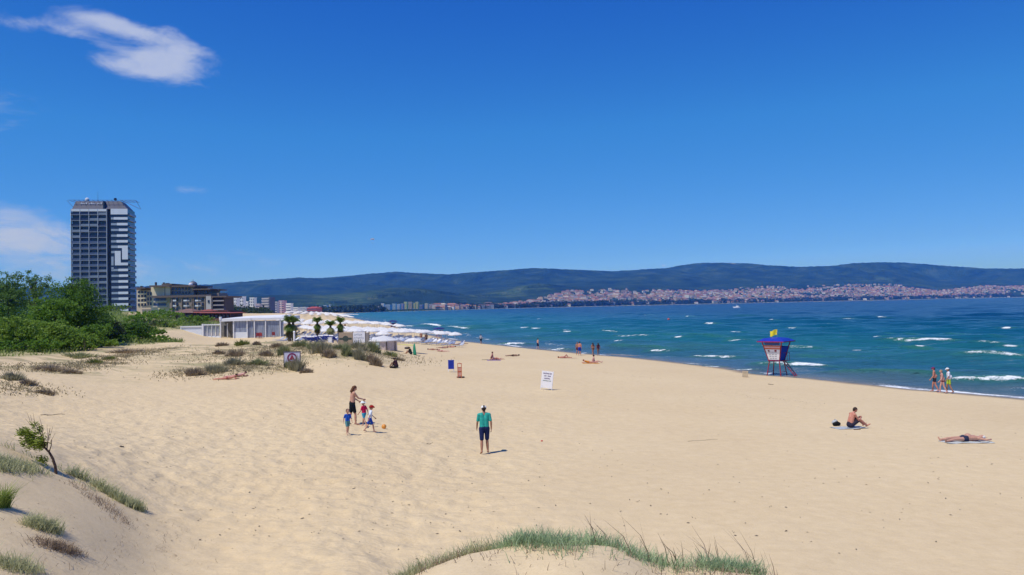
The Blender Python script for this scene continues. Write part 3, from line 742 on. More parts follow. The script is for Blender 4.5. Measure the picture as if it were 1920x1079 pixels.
# ---- white glazed beach pavilion
DP = 150
p = at_d(345, 575, DP); P = thing('beach_pavilion', 'long white flat-roofed beach bar pavilion with clear curtain walls', 'pavilion', (p.x, DP, 1.4))
def pv_(*a): return bvol(P, DP, *a)
pale = paint('pavilion_white', (.70, .74, .80), .5, .04, .5)
film = NT('clear_curtain', .12, .5); film.col(film.ramp(film.noise(film.coord((3, 3, .4)), 1.2, 4), [(.3, (.22, .26, .36)), (.7, (.48, .54, .66))])); film.b.inputs['Transmission Weight'].default_value = .0
film.b.inputs['Alpha'].default_value = .62; film = film.m
pv_(338, 378, 613, 640, -1, -.6, 'low_wall', pale); pv_(338, 378, 612.2, 613.4, -1.15, -.45, 'wall_cap', white)
pv_(378, 381.5, 608, 640, -1.2, -.5, 'post', white)
pv_(381, 412, 631, 640, -1, -.7, 'low_wall', pale)
for u in (388, 396, 404): pv_(u, u+1.0, 609.5, 632, -1, -.8, 'post', white)
pv_(380, 413, 608.6, 610.0, -1.1, -.7, 'top_rail', white)
for u in (382, 389.4, 397.4, 405.4): pv_(u, u+6, 611, 631, -.85, -.82, 'curtain', film)
def slab(u0, v0a, u1, v0b, th, y0, y1, name, mat):
    a = P.matrix_basis.inverted() @ at_d(u0, v0a, DP+y0); b = P.matrix_basis.inverted() @ at_d(u1, v0b, DP+y0)
    MB().hexa([(a.x, y0, a.z-th), (b.x, y0, b.z-th), (b.x, y1, b.z-th), (a.x, y1, a.z-th)], [(a.x, y0, a.z), (b.x, y0, b.z), (b.x, y1, b.z+.25), (a.x, y1, a.z+.25)]).build(name, mat, P)
slab(411, 598.5, 470, 596.5, .5, -1.4, 9, 'roof', white); slab(469.5, 596.6, 532, 595.6, .42, -1.3, 10, 'roof', white)
slab(440, 596, 528, 592.8, .15, 5, 12, 'awning', paint('awning_white', (.78, .77, .74)))
for u in (412, 436.5, 462, 475.5, 496.5, 524): pv_(u, u+2.3, 599, 637, -1.2, -.95, 'post', white)
pv_(410.5, 414, 594.5, 600, -1.5, -.9, 'post_cap', white)
pv_(438, 464, 623.5, 637, -1.0, -.85, 'low_wall', pale)
for u0, u1 in ((439, 461.5), (464.5, 475), (478, 496), (499, 523.5), (526.4, 532)): pv_(u0, u1, 602, 623.5 if u0 < 450 else 634, -.95, -.90, 'curtain', film)
pv_(414, 436, 602, 637, 1.2, 1.4, 'back_panel', paint('bar_interior', (.20, .19, .17), .7, .4, 1.0))
pv_(420, 424.5, 611, 632, -.4, -.2, 'door', darkglass); pv_(425.5, 426.5, 606, 634, -.9, -.7, 'post', white)
pv_(340, 530, 637, 650, -1.3, 11, 'floor', paint('deck_boards', (.35, .30, .25), .8, .2, 2))
pv_(436, 531, 603, 640, 10, 10.2, 'back_wall', paint('back_blue', (.08, .11, .20), .7, .5, .8))
# red chairs on its terrace
cm = MB(); cm.box(-.25, .25, -.25, .25, .42, .48); cm.box(-.25, .25, .21, .27, .48, .95)
for sx in (-.22, .22):
    for sy in (-.22, .22): cm.tube((sx, sy, 0), (sx, sy, .44), .02, n=5)
chair_me = cm.mesh('terrace_chair'); chair_me.materials.append(paint('red_plastic', (.28, .035, .03), .4))
for i, (u, D, rz) in enumerate([(482, 146, .2), (486.5, 145.4, -.4), (489, 146.6, 2.6), (512, 146, .3)]):
    p = at_d(u, 575, D); o = new_obj('terrace_chair', chair_me); o.location = (p.x, D, gz(p.x, D)); o.rotation_euler.z = rz; o.scale = (1.1, 1.1, 1.1)
    tag(o, ['left red chair before the clear curtains of the white pavilion', 'middle red chair of the three together outside the pavilion', 'right red chair of the three together outside the pavilion', 'single red chair near the palm end of the white pavilion'][i], 'chair', 'red chairs outside the pavilion')

# ---- apartment blocks beyond the restaurant, hotels along the far beach
def far_block(u0, u1, v0, D, label, wallc, name='apartment_block', dep=None, bands=None, band_c=(.10, .12, .18), fins=0, roofc=None, vb=None, roofh=0.0, grp=None):
    p0 = at_d(u0, 575, D); p1 = at_d(u1, 575, D); w = p1.x - p0.x
    r = math.hypot(p0.x, D); a = math.degrees(math.atan2(p0.x, D))
    zg = (float(far_h(a, r)) if r > 1500 else gz(p0.x, D)) - 1.5
    h = at_d((u0+u1)/2, v0, D).z - zg; dep = dep or w*.7
    T = thing(name, label, 'building', (p0.x, D, zg), R(-24), grp)
    wallc = tuple(min(.88, x*1.25) for x in wallc); wm = paint('facade', wallc, .8, .08, .05)
    MB().box(0, w, .6, dep, 0, h).build('wall', wm, T)
    n = bands or max(2, int(h/3.2)); st = h/n
    bme = MB().box(.35, w-.35, .40, .62, 1.05, min(2.5, st-.5)).mesh('window_band'); bme.materials.append(paint('far_glass', band_c, .3, .3, .05))
    sme = MB().box(0, w, -.4, .6, -.08, .85).mesh('balcony'); sme.materials.append(wm)
    for f in range(n):
        o = new_obj('window_band', bme, T); o.location.z = f*st
        if f: o = new_obj('balcony', sme, T); o.location.z = f*st
    for i in range(fins):
        x = (i + .5)*w/fins; MB().box(x-.4, x+.4, -.7, .6, 0, h+.4).build('pier', paint('pier_white', (.72, .73, .74)), T)
    if roofc:
        m = MB(); hh = roofh or 3; m.hexa([(-.8, -.8, h), (w+.8, -.8, h), (w+.8, dep+.8, h), (-.8, dep+.8, h)], [(w*.25, dep*.45, h+hh), (w*.75, dep*.45, h+hh), (w*.75, dep*.55, h+hh), (w*.25, dep*.55, h+hh)]); m.build('roof', paint('far_roof', roofc, .8, .2, .05), T)
    else:
        MB().box(-.3, w+.3, .2, dep+.2, h, h+.7).build('parapet', wm, T)
    return T
W_, C_, K_ = (.84, .85, .86), (.66, .58, .42), (.36, .34, .33)
for a in [(420, 427, 562, 820, 'cream apartment block partly hidden by the right end of the brown hotel', C_, 1), (428.5, 433, 566, 860, 'narrow pale block between the brown hotel and the white towers', W_, 1),
          (434, 446, 560.5, 900, 'white apartment tower with three piers, first right of the brown hotel', W_, 3), (447.5, 458.5, 557.5, 930, 'tallest white apartment tower beyond the pavilion roof', W_, 2),
          (459.5, 464.5, 566.5, 980, 'short white slab block between two white apartment towers', W_, 0), (468, 478.5, 559.5, 950, 'white apartment tower with a stepped top beside the dark gap', (.62, .66, .66), 2),
          (478.5, 488, 571, 900, 'low mauve block right of the white apartment towers', (.38, .33, .36), 0), (490.5, 508, 560, 1100, 'broad grey-beige hotel block with a dark sign band on top', (.42, .41, .42), 0),
          (510.5, 521, 567, 1150, 'grey block with a white central bay, left of the pink one', (.40, .40, .46), 1), (522.5, 534.5, 565, 1200, 'pink and mauve apartment block above the pavilion roof end', (.50, .32, .36), 1),
          (536, 547, 570, 1180, 'white stepped block right of the pink apartment block', W_, 0), (549, 560, 577.5, 1250, 'low white block above the left palm', W_, 0)]:
    far_block(a[0], a[1], a[2], a[3], a[4], a[5], fins=a[6])
MBt = far_block(503, 507.5, 558.5, 1095, 'dark stair tower on the right of the broad grey-beige hotel block', (.08, .09, .14), dep=10)
for a in [(562, 576, 577, 1500, 'pale low hotel left of the red-roofed pavilion on the far beach', (.5, .52, .55), None), (575, 598, 578.5, 1420, 'wide red-roofed beach building behind the palms', (.34, .10, .09), (.34, .07, .06)),
          (598, 606, 575, 1750, 'pale blue-grey hotel right of the red-roofed beach building', (.48, .52, .60), None), (606.5, 614, 573.5, 1800, 'blue-grey hotel with pale top left of the slim white tower', (.50, .55, .62), None),
          (616.5, 620.5, 572.5, 1850, 'slim bright white tower on the far shore', (.8, .8, .78), None), (621.5, 629, 576, 1880, 'grey-blue hotel right of the slim white tower', (.42, .47, .54), None), (630, 639, 578.5, 1950, 'low pale hotel at the far left corner of the bay', (.5, .5, .54), None),
          (656, 664, 581.5, 2080, 'small red-roofed house at the start of the far beach', (.55, .5, .48), (.42, .13, .10)), (665, 686, 580, 2120, 'long low cream hotel with a red roof on the far beach', (.62, .56, .48), (.40, .14, .11)), (687, 700, 580.5, 2180, 'low brown-roofed hotel left of the white far hotels', (.5, .46, .42), (.22, .15, .13)),
          (700.5, 706, 577, 2250, 'small white hotel with a pale roof on the far beach', W_, None), (706.5, 713, 575.5, 2300, 'white hotel of middle height on the far beach', W_, None),
          (715, 720.5, 570, 2380, 'white tower with a stepped top, left end of the colourful far row', (.76, .78, .8), None), (721, 733, 572, 2400, 'broad blue and white hotel in the colourful far row', (.40, .52, .62), None),
          (735, 742.5, 570.5, 2440, 'white hotel with turquoise front in the colourful far row', (.50, .64, .68), None), (743, 750.5, 571, 2460, 'pale blue slab hotel in the colourful far row', (.52, .60, .68), None), (751, 757, 570, 2500, 'mauve-grey slab hotel left of the yellow ones', (.40, .36, .46), None),
          (757.5, 763.5, 567, 2520, 'yellow-green hotel tower, leftmost of the yellow ones', (.66, .66, .22), None), (765.5, 773.5, 567, 2560, 'brown and yellow hotel with rounded top between the yellow ones', (.50, .40, .24), None), (774, 778.5, 569, 2600, 'narrow bright yellow hotel in the colourful far row', (.70, .64, .20), None),
          (779, 784.5, 567, 2620, 'tall yellow hotel, rightmost of the yellow ones', (.66, .60, .24), None), (785.5, 793, 572, 2640, 'dark blue-grey hotel right of the yellow ones', (.22, .25, .36), None), (796.5, 802.5, 569.5, 2700, 'cream and white hotel right of the dark blue-grey one', (.68, .62, .46), None),
          (804.5, 811, 571, 2740, 'beige hotel between two pale ones in the far row', (.50, .43, .38), None), (812, 816.5, 570.5, 2760, 'white hotel at the right end of the colourful far row', (.76, .74, .68), None),
          (834, 846, 574, 2860, 'broad beige hotel apart from the colourful far row', (.52, .42, .36), (.42, .17, .12))]:
    far_block(a[0], a[1], a[2], a[3], a[4], a[5], name='far_hotel', roofc=a[6])

# ---- the town on the slope across the bay
wallm = NT('town_walls', .85, .2); g = wallm.n('ShaderNodeObjectInfo'); g2 = wallm.n('ShaderNodeNewGeometry')
def town_mat(name, stops, per_obj):
    t = NT(name, .85, .15); src = (t.n('ShaderNodeObjectInfo').outputs['Random'] if per_obj else t.n('ShaderNodeNewGeometry').outputs['Random Per Island'])
    r = t.ramp(src, stops); t.t.nodes[-1].color_ramp.interpolation = 'CONSTANT'; t.col(r); return t.m
ws = [(0, (.56, .54, .50)), (.25, (.44, .37, .29)), (.45, (.66, .66, .65)), (.58, (.30, .25, .21)), (.74, (.40, .41, .42)), (.9, (.46, .34, .28))]
rs = [(0, (.25, .115, .085)), (.3, (.30, .16, .125)), (.5, (.22, .11, .09)), (.68, (.16, .12, .11)), (.8, (.33, .17, .13)), (.92, (.42, .40, .38))]
wm1, rm1, wm2, rm2 = town_mat('town_wall', ws, True), town_mat('town_roof', rs, True), town_mat('town_wall_mass', ws, False), town_mat('town_roof_mass', rs, False)
def house_mb(w, d, h, rh, kind_):
    m = MB(); m.box(-w/2, w/2, -d/2, d/2, -4, h); nw = len(m.f)
    if kind_: m.hexa([(-w/2-.5, -d/2-.5, h), (w/2+.5, -d/2-.5, h), (w/2+.5, d/2+.5, h), (-w/2-.5, d/2+.5, h)], [(-w*.28, -.2, h+rh), (w*.28, -.2, h+rh), (w*.28, .2, h+rh), (-w*.28, .2, h+rh)])
    else: m.box(-w/2+.6, w/2-.6, -d/2+.6, d/2-.6, h, h+.9); m.box(-w/6, w/6, -d/6, d/6, h+.9, h+3)
    return m, nw
tr_ = np.random.default_rng(21)
cand = []
while len(cand) < 3900:
    u = tr_.uniform(820, 2080); a = px_el(u, 575)[0]; c = float(np.interp(a, fa, fd))
    lim = float(np.interp(u, [820, 900, 960, 1040, 1080, 1130, 1300, 1700, 1760, 1850, 1920, 2080], [.03, .05, .10, .22, .30, .335, .31, .31, .24, .30, .29, .25]))
    t_ = tr_.beta(1.15, 1.0)*lim*float(np.interp(u, [1200, 1350], [.80, .98])) + .004
    rr_ = float(np.interp(a, [q[0] for q in ALP], [q[1] for q in ALP])); r = c + t_*(rr_-c)
    x, y = r*math.sin(R(a)), r*math.cos(R(a))
    if float(fbm(np.array([x/260.0]), np.array([y/260.0]), 2)[0]) < -.22 and tr_.random() < .85: continue
    if u < 1030 and tr_.random() < .6: continue
    cand.append((r, a, x, y))
cand.sort()
# the largest-looking buildings are single objects, the rest one mass
protos = []
for k in range(8):
    w = [24, 30, 20, 34, 18, 40, 16, 26][k]; d = [14, 14, 12, 15, 13, 14, 12, 16][k]; h = [11, 14, 9, 11, 8, 16, 6, 18][k]
    m, nw = house_mb(w, d, h, 4.0, k % 3 != 1); me = m.mesh('town_house'); me.materials.append(wm1); me.materials.append(rm1)
    me.polygons.foreach_set('material_index', [0]*nw + [1]*(len(m.f)-nw)); protos.append(me)
idx = tr_.permutation(len(cand))
front = [i for i in range(len(cand)) if cand[i][0] < 5200][:2200]
pick = set(tr_.choice(front, 285, replace=False).tolist())
big = MB(); wallf = []
for i, (r, a, x, y) in enumerate(cand):
    z = float(far_h(a, r))
    if i in pick:
        o = new_obj('town_house', protos[int(tr_.integers(8))]); o.location = (x, y, z); o.rotation_euler.z = tr_.uniform(-.6, .6); s = tr_.uniform(.7, 1.05); o.scale = (s, s, s*tr_.uniform(.7, 1.1))
        tag(o, 'small pale building with a red or grey roof on the slope across the bay', 'house', 'buildings of the town across the bay')
    else:
        s = tr_.uniform(.5, .95); m, nw = house_mb(tr_.uniform(12, 30)*s, 13*s, tr_.uniform(6, 13)*s, 4*s, tr_.random() < .75)
        th = tr_.uniform(-.6, .6); c_, s_ = math.cos(th), math.sin(th); n = len(big.v)
        big.v += [(x + vx*c_ - vy*s_, y + vx*s_ + vy*c_, z + vz) for vx, vy, vz in m.v]
        big.f += [tuple(n + q for q in f) for f in m.f]; wallf += [0]*nw + [1]*(len(m.f)-nw)
me = bpy.data.meshes.new('town_buildings'); me.from_pydata(big.v, [], big.f); me.materials.append(wm2); me.materials.append(rm2)
me.polygons.foreach_set('material_index', wallf)
o = new_obj('town_buildings', me); kind(o, 'stuff'); tag(o, 'dense mass of small red-roofed buildings covering the slope across the bay', 'town')
# landmark blocks of the town, big enough to tell
for i, (u0, u1, v0, vv, D, c, lab) in enumerate([(1038, 1044, 561, 0, 4200, (.66, .62, .44), 'cream tower block at the left of the town front'), (1046, 1052, 559, 0, 4230, (.70, .68, .52), 'cream tower block second from the left of the town front'), (1055, 1061, 560, 0, 4260, (.72, .70, .60), 'pale tower block in the middle of the town front'),
        (1064, 1072, 562, 0, 4300, (.76, .76, .74), 'white slab block in the town front'), (1078, 1086, 562, 0, 4350, (.74, .74, .72), 'white slab block in the town front, right of its like'), (1090, 1104, 564, 0, 4380, (.68, .68, .66), 'long low white block at the right of the town front'), (1284, 1296, 549, 0, 5600, (.66, .66, .56), 'pale green-grey block high in the red-roofed town'), (1160, 1170, 539, 0, 6200, (.62, .62, .62), 'pale block on the topmost street of the town')]):
    far_block(u0, u1, v0, D, lab, c, name='town_block', bands=5)
# ================================================================ PLANTS
def leaf_quads(C, Nn, size, pr, flat=.0, aspect=.55):
    """C (n,3) leaf centres -> V, F of folded diamond leaves in random attitudes"""
    n = len(C); d = pr.normal(size=(n, 3)); d[:, 2] *= (1 - flat); d /= np.linalg.norm(d, axis=1)[:, None]
    e = pr.normal(size=(n, 3)); e -= (e*d).sum(1)[:, None]*d; e /= np.linalg.norm(e, axis=1)[:, None]
    s = size*pr.uniform(.6, 1.3, n)[:, None]
    V = np.stack([C - d*s*.5, C + e*s*aspect*.5, C + d*s*.5, C - e*s*aspect*.5], 1).reshape(-1, 3)
    F = np.arange(4*n).reshape(n, 4); return V, F
def crown_points(lobes, n, clump, pr, hollow=.45):
    """clumped points through the volume of the ellipsoids in lobes: (x, y, z, rx, ry, rz)"""
    vol = np.array([l[3]*l[4]*l[5] for l in lobes])**.75; vol /= vol.sum(); out = []
    nc = max(8, n//clump)
    for k in range(nc):
        l = lobes[pr.choice(len(lobes), p=vol)]
        d = pr.normal(size=3); d /= np.linalg.norm(d); rr = pr.uniform(hollow, 1.05)**.6
        c = np.array(l[:3]) + d*rr*np.array(l[3:6]); cr = min(l[3:6])*pr.uniform(.10, .26)
        m = int(clump*pr.uniform(.5, 1.5)); out.append(c + pr.normal(size=(m, 3))*cr*np.array([1, 1, .75]))
    return np.concatenate(out)
bark = paint('bark', (.10, .075, .055), .9, .3, 4)
LEAF = {'dark': leafmat('leaf_dark', (.042, .105, .013), (.16, .30, .036), trans=.45), 'mid': leafmat('leaf_mid', (.070, .165, .016), (.26, .43, .055), trans=.5),
        'fresh': leafmat('leaf_fresh', (.100, .200, .022), (.34, .48, .075), trans=.5), 'olive': leafmat('leaf_olive', (.040, .065, .022), (.11, .15, .055)), 'airy': leafmat('leaf_airy', (.055, .125, .030), (.19, .32, .08), trans=.5)}
def plant(name, label, cat, u, vt, vb, wpx, D, leaf, n, size=.2, group=None, clump=26, trunk=True, seed=1, ry=.8, hollow=.45, lob=9):
    pr = np.random.default_rng(seed); p = at_d(u, 575, D); z0 = gz(p.x, D)
    zt = at_d(u, vt, D).z; w = wpx*D/FPX*1.28; h = max(.5, zt - z0)
    T = thing(name, label, cat, (p.x, D, z0), 0, group)
    lobes = []
    lowc = .30 if trunk else .12
    for i in range(lob):
        a = pr.uniform(0, 6.28); q = pr.uniform(.1, .75); hh = pr.uniform(lowc, .82); ww = math.sin(math.pi*min(1, (1.05-hh)*1.1))**.6
        lobes.append((math.cos(a)*q*w*.42*ww, math.sin(a)*q*w*.42*ry*ww, hh*h, w*.5*pr.uniform(.32, .5), w*.5*ry*pr.uniform(.32, .5), h*pr.uniform(.13, .2)))
    lobes.append((0, 0, h*.5, w*.36, w*.36*ry, h*.36)); lobes.append((pr.uniform(-.1, .1)*w, 0, h*.80, w*.2, w*.2, h*.17))
    C = crown_points(lobes, n, clump, pr, hollow); C[:, 2] = np.maximum(C[:, 2], .05)
    V, F = leaf_quads(C, None, size, pr)
    new_obj('crown', np_mesh('crown', V, F), T, LEAF[leaf])
    m = MB(); tb = Vector((0, 0, -.2)); nt = 1 if trunk else 4
    for s in range(nt):
        b = tb + Vector((pr.uniform(-.2, .2)*w*(nt > 1), pr.uniform(-.2, .2)*w*(nt > 1), 0)); k = Vector((b.x*1.2 + pr.uniform(-.04, .04)*w, b.y, h*.38)); r0 = (.035*h + .02)/(1 if nt == 1 else 2)
        m.tube(b, k, r0, r0*.7, 7)
        for j in range(6 if nt == 1 else 3):
            l = lobes[int(pr.integers(len(lobes)))]; e = Vector(l[:3]); mid = k.lerp(e, .5) + Vector((0, 0, .05*h)); m.tube(k, mid, r0*.5, r0*.32, 5); m.tube(mid, e, r0*.32, r0*.1, 5)
            for jj in range(3):
                e2 = e + Vector((pr.uniform(-.7, .7)*l[3], pr.uniform(-.7, .7)*l[4], pr.uniform(0, .8)*l[5])); m.tube(mid.lerp(e, .6), e2, r0*.16, r0*.05, 4)
    m.build('trunk', bark, T)
    return T
tg = 'trees and bushes at the left edge'
plant('feathery_tree', 'airy feathery tree at the left edge of the photo', 'tree', 12, 500, 660, 105, 104, 'airy', 9000, .26, tg, seed=3, hollow=.2)
plant('feathery_tree', 'airy feathery tree just left of the dark round tree', 'tree', 72, 507, 655, 62, 108, 'airy', 4200, .24, tg, seed=4, hollow=.2, lob=7)
plant('round_tree', 'dense dark round tree in front of the tower hotel', 'tree', 146, 517, 655, 106, 92, 'dark', 17000, .24, tg, seed=5)
plant('bush', 'tall mid-green bush filling the gap left of the dark round tree', 'bush', 92, 556, 660, 90, 88, 'mid', 9000, .24, tg, seed=6)
plant('bush', 'broad fresh-green bush low at the left edge', 'bush', 28, 590, 672, 92, 82, 'fresh', 9000, .22, tg, seed=7, trunk=False)
plant('bush', 'fresh-green bush below the dark round tree', 'bush', 112, 600, 668, 84, 80, 'fresh', 8000, .22, tg, seed=8, trunk=False)
plant('bush', 'mid-green bush right below the dark round tree', 'bush', 172, 606, 660, 70, 84, 'mid', 6500, .22, tg, seed=9, trunk=False)
plant('bush', 'dark bush at the far left behind the fresh-green ones', 'bush', -22, 565, 665, 90, 86, 'dark', 7000, .24, tg, seed=10)
plant('bush', 'olive bush between the round tree and the sand dune', 'bush', 205, 598, 655, 52, 96, 'olive', 4500, .22, tg, seed=11, trunk=False)
plant('bush', 'round dark green bush on the slope right of the trees', 'bush', 248, 604, 648, 74, 104, 'dark', 8000, .24, tg, seed=12, trunk=False)
plant('bush', 'low mid-green bush at the foot of the round dark one', 'bush', 222, 628, 652, 80, 98, 'mid', 4500, .2, tg, seed=13, trunk=False)
plant('bush', 'low dark bush right of the round dark one, above the sand', 'bush', 290, 628, 645, 62, 108, 'mid', 3500, .2, tg, seed=14, trunk=False)
plant('bush', 'wide green thicket below the brown hotel', 'bush', 300, 579, 604, 96, 190, 'mid', 6500, .36, tg, seed=15, trunk=False)
plant('bush', 'round yellow-green thicket below the red roof', 'bush', 362, 591, 612, 62, 172, 'fresh', 4500, .34, tg, seed=16, trunk=False)
plant('bush', 'fresh-green bushes on the dune crest below the tower', 'bush', 212, 571, 590, 56, 222, 'fresh', 3000, .38, tg, seed=17, trunk=False)
plant('bush', 'low green thicket left of the white low wall', 'bush', 296, 618, 634, 40, 128, 'mid', 2600, .26, tg, seed=18, trunk=False)
plant('bush', 'tall dark thicket behind the feathery trees', 'bush', 40, 560, 640, 120, 118, 'dark', 7000, .30, tg, seed=19)
plant('bush', 'mid-green thicket on the slope under the brown hotel', 'bush', 258, 590, 612, 60, 160, 'mid', 3000, .3, tg, seed=20, trunk=False)
for i, (u, vt, w, D) in enumerate([(-110, 540, 130, 95), (-170, 560, 140, 82), (-260, 540, 160, 100)]):
    plant('round_tree', ['mid-green tree beyond the left edge, nearest to it', 'mid-green tree beyond the left edge, second from it', 'mid-green tree beyond the left edge, third from it'][i], 'tree', u, vt, 660, w, D, 'mid', 4000, .3, tg, seed=30+i)
for i, (u, vt, vb, w, D, lf_, lab) in enumerate([(60, 600, 660, 80, 84, 'mid', 'mid-green bush between the fresh-green ones at the left edge'), (150, 625, 664, 80, 80, 'fresh', 'low fresh-green bush in front of the bush below the round tree'), (75, 635, 668, 90, 77, 'mid', 'lowest bush in the middle of the green bank'), (10, 640, 672, 80, 76, 'mid', 'lowest bush at the left edge of the green bank'),
        (198, 636, 660, 70, 88, 'fresh', 'low bush at the right foot of the green bank'), (235, 612, 640, 60, 118, 'mid', 'bush behind the round dark green one'), (190, 585, 640, 56, 112, 'mid', 'bush right behind the dark round tree'), (118, 575, 650, 60, 96, 'dark', 'dark bush behind the fresh-green ones'), (270, 612, 640, 56, 120, 'mid', 'bush up the slope right of the round dark one'), (318, 600, 622, 50, 150, 'fresh', 'fresh-green low bush left of the round yellow-green thicket'), (285, 600, 620, 70, 150, 'olive', 'olive bush in the middle of the green slope')]):
    plant('bush', lab, 'bush', u, vt, vb, w, D, lf_, 4200, .22, tg, seed=60+i, trunk=False)
# belt of trees along the far shores
pr = np.random.default_rng(5); pts = []
for u0, u1, D0, D1, v0, v1, n in [(432, 590, 600, 800, 579, 590, 240), (440, 600, 260, 460, 0, 0, 70), (590, 720, 1500, 2100, 578, 586, 260), (640, 720, 2300, 2900, 572, 580, 200), (560, 640, 1700, 2300, 572, 582, 200), (990, 1160, 4020, 4200, 567, 572, 420), (820, 1000, 2900, 3400, 572, 579, 300), (1160, 1900, 4300, 6000, 560, 566, 150), (380, 425, 600, 900, 570, 585, 60), (1030, 1900, 0, 0, 0, 0, 1100)]:
    for i in range(n):
        u = pr.uniform(u0, u1); D = pr.uniform(D0, D1); a = px_el(u, 575)[0]
        if D > 1450 or D1 == 0:
            r = max(D, float(np.interp(a, fa, fd)) + 35); 
            if u0 >= 990: r = float(np.interp(a, fa, fd)) + pr.uniform(30, 130)
            x, y = r*math.sin(R(a)), r*math.cos(R(a)); z = float(far_h(a, r))
        elif D1 == 0:
            r = float(np.interp(a, fa, fd)); r += pr.uniform(.02, .33)*(float(np.interp(a, [q[0] for q in ALP], [q[1] for q in ALP])) - r)
            x, y = r*math.sin(R(a)), r*math.cos(R(a)); z = float(far_h(a, r))
        else:
            x, y = x_at(u, D), D
            if shore_dist(np.array([x]), np.array([y]))[0] < 70: continue
            z = gz(x, y)
        s = pr.uniform(.6, 1.3)*((5 + (D or 5000)/600.0) if D == 0 or D > 1400 else (1.6 + D/320.0))*(.8 if D == 0 else 1); pts.append((x, y, z + s*.55, s))
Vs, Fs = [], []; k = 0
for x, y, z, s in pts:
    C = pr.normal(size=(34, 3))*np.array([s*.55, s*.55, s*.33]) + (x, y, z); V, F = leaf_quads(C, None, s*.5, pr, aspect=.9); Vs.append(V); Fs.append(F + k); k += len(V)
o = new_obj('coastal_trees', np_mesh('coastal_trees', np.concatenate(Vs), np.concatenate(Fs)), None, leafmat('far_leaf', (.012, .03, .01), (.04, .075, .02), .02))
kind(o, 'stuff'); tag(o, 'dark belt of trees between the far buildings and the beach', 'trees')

# ---- dune shrubs: dense tufts of grey-green twigs
SHR = {'grey': leafmat('shrub_grey', (.19, .18, .10), (.44, .41, .26), 2.0, .3), 'green': leafmat('shrub_green', (.16, .185, .07), (.40, .41, .19), 2.0, .3), 'brown': leafmat('shrub_brown', (.18, .135, .085), (.42, .33, .21), 2.0, .2), 'lime': leafmat('shrub_lime', (.13, .16, .03), (.30, .32, .07), 2.0, .2)}
def blades(ground_patch, n, hgt, rad, pr, width=.012, lean=.55, wind=(0, 0), low=.5):
    """n tapering blades rising from around base (x, y, z-func)"""
    a = pr.uniform(0, 6.283, n); q = np.sqrt(pr.uniform(0, 1, n))*rad
    bx, by = ground_patch[0] + np.cos(a)*q, ground_patch[1] + np.sin(a)*q
    return bx, by
def tuft_mesh(BX, BY, BZ, H, pr, width, lean, wind=(0.0, 0.0), outx=None, outy=None):
    n = len(BX); th = pr.uniform(0, 6.283, n); ln = lean*H*pr.uniform(.2, 1.2, n)
    dx = np.cos(th)*ln + wind[0]*H; dy = np.sin(th)*ln + wind[1]*H
    if outx is not None: dx += outx*H; dy += outy*H
    ph = pr.uniform(0, 3.1416, n); wx, wy = np.cos(ph)*width, np.sin(ph)*width
    B = np.stack([BX, BY, BZ], -1)
    M = B + np.stack([dx*.35, dy*.35, H*.55], -1); Tp = B + np.stack([dx, dy, H*np.sqrt(np.clip(1 - (ln/H)**2*.5, .25, 1))], -1)
    Wv = np.stack([wx, wy, wx*0], -1)
    V = np.stack([B - Wv, B + Wv, M + Wv*.75, M - Wv*.75, Tp + Wv*.12, Tp - Wv*.12], 1).reshape(-1, 3)
    i = np.arange(n)*6; F = np.concatenate([np.stack([i, i+1, i+2, i+3], -1), np.stack([i+3, i+2, i+4, i+5], -1)])
    return V, F
def shrub(u, v, wpx, hpx, mat, label, seed, nb=620, D=None, group='tufted shrubs on the dune'):
    pr = np.random.default_rng(seed); p = on_ground(u, v, 40, 140) if D is None else at_d(u, 575, D)
    D = p.y; w = wpx*D/FPX; h = hpx*D/FPX*1.15
    T = thing('dune_shrub', label, 'shrub', (p.x, D, gz(p.x, D)), 0, group)
    a = pr.uniform(0, 6.283, nb); q = pr.uniform(0, 1, nb)**.6
    lob_ = 1 + .35*np.sin(a*3 + seed) + .2*np.sin(a*7 + 2*seed); BX, BY = np.cos(a)*q*w*.36*lob_, np.sin(a)*q*w*.36*lob_
    H = h*np.sqrt(np.clip(1 - (q*.85)**2, .1, 1))*pr.uniform(.45, 1.15, nb)*(1 + .25*np.sin(a*4 + seed*1.7))
    gx = ground_np(BX + p.x, BY + D) - gz(p.x, D)
    V, F = tuft_mesh(BX, BY, gx - .03, H, pr, .011 + .00022*D, .35, (0, 0), np.cos(a)*q*.75*w/max(h, .1)*.35, np.sin(a)*q*.75*w/max(h, .1)*.35)
    new_obj('twigs', np_mesh('twigs', V, F), T, SHR[mat])
    m = MB()
    for j in range(7):
        aa = pr.uniform(0, 6.28); m.tube((0, 0, -.05), (math.cos(aa)*w*.25, math.sin(aa)*w*.25, h*.5), .015, .006, 4)
    m.build('stem', bark, T)
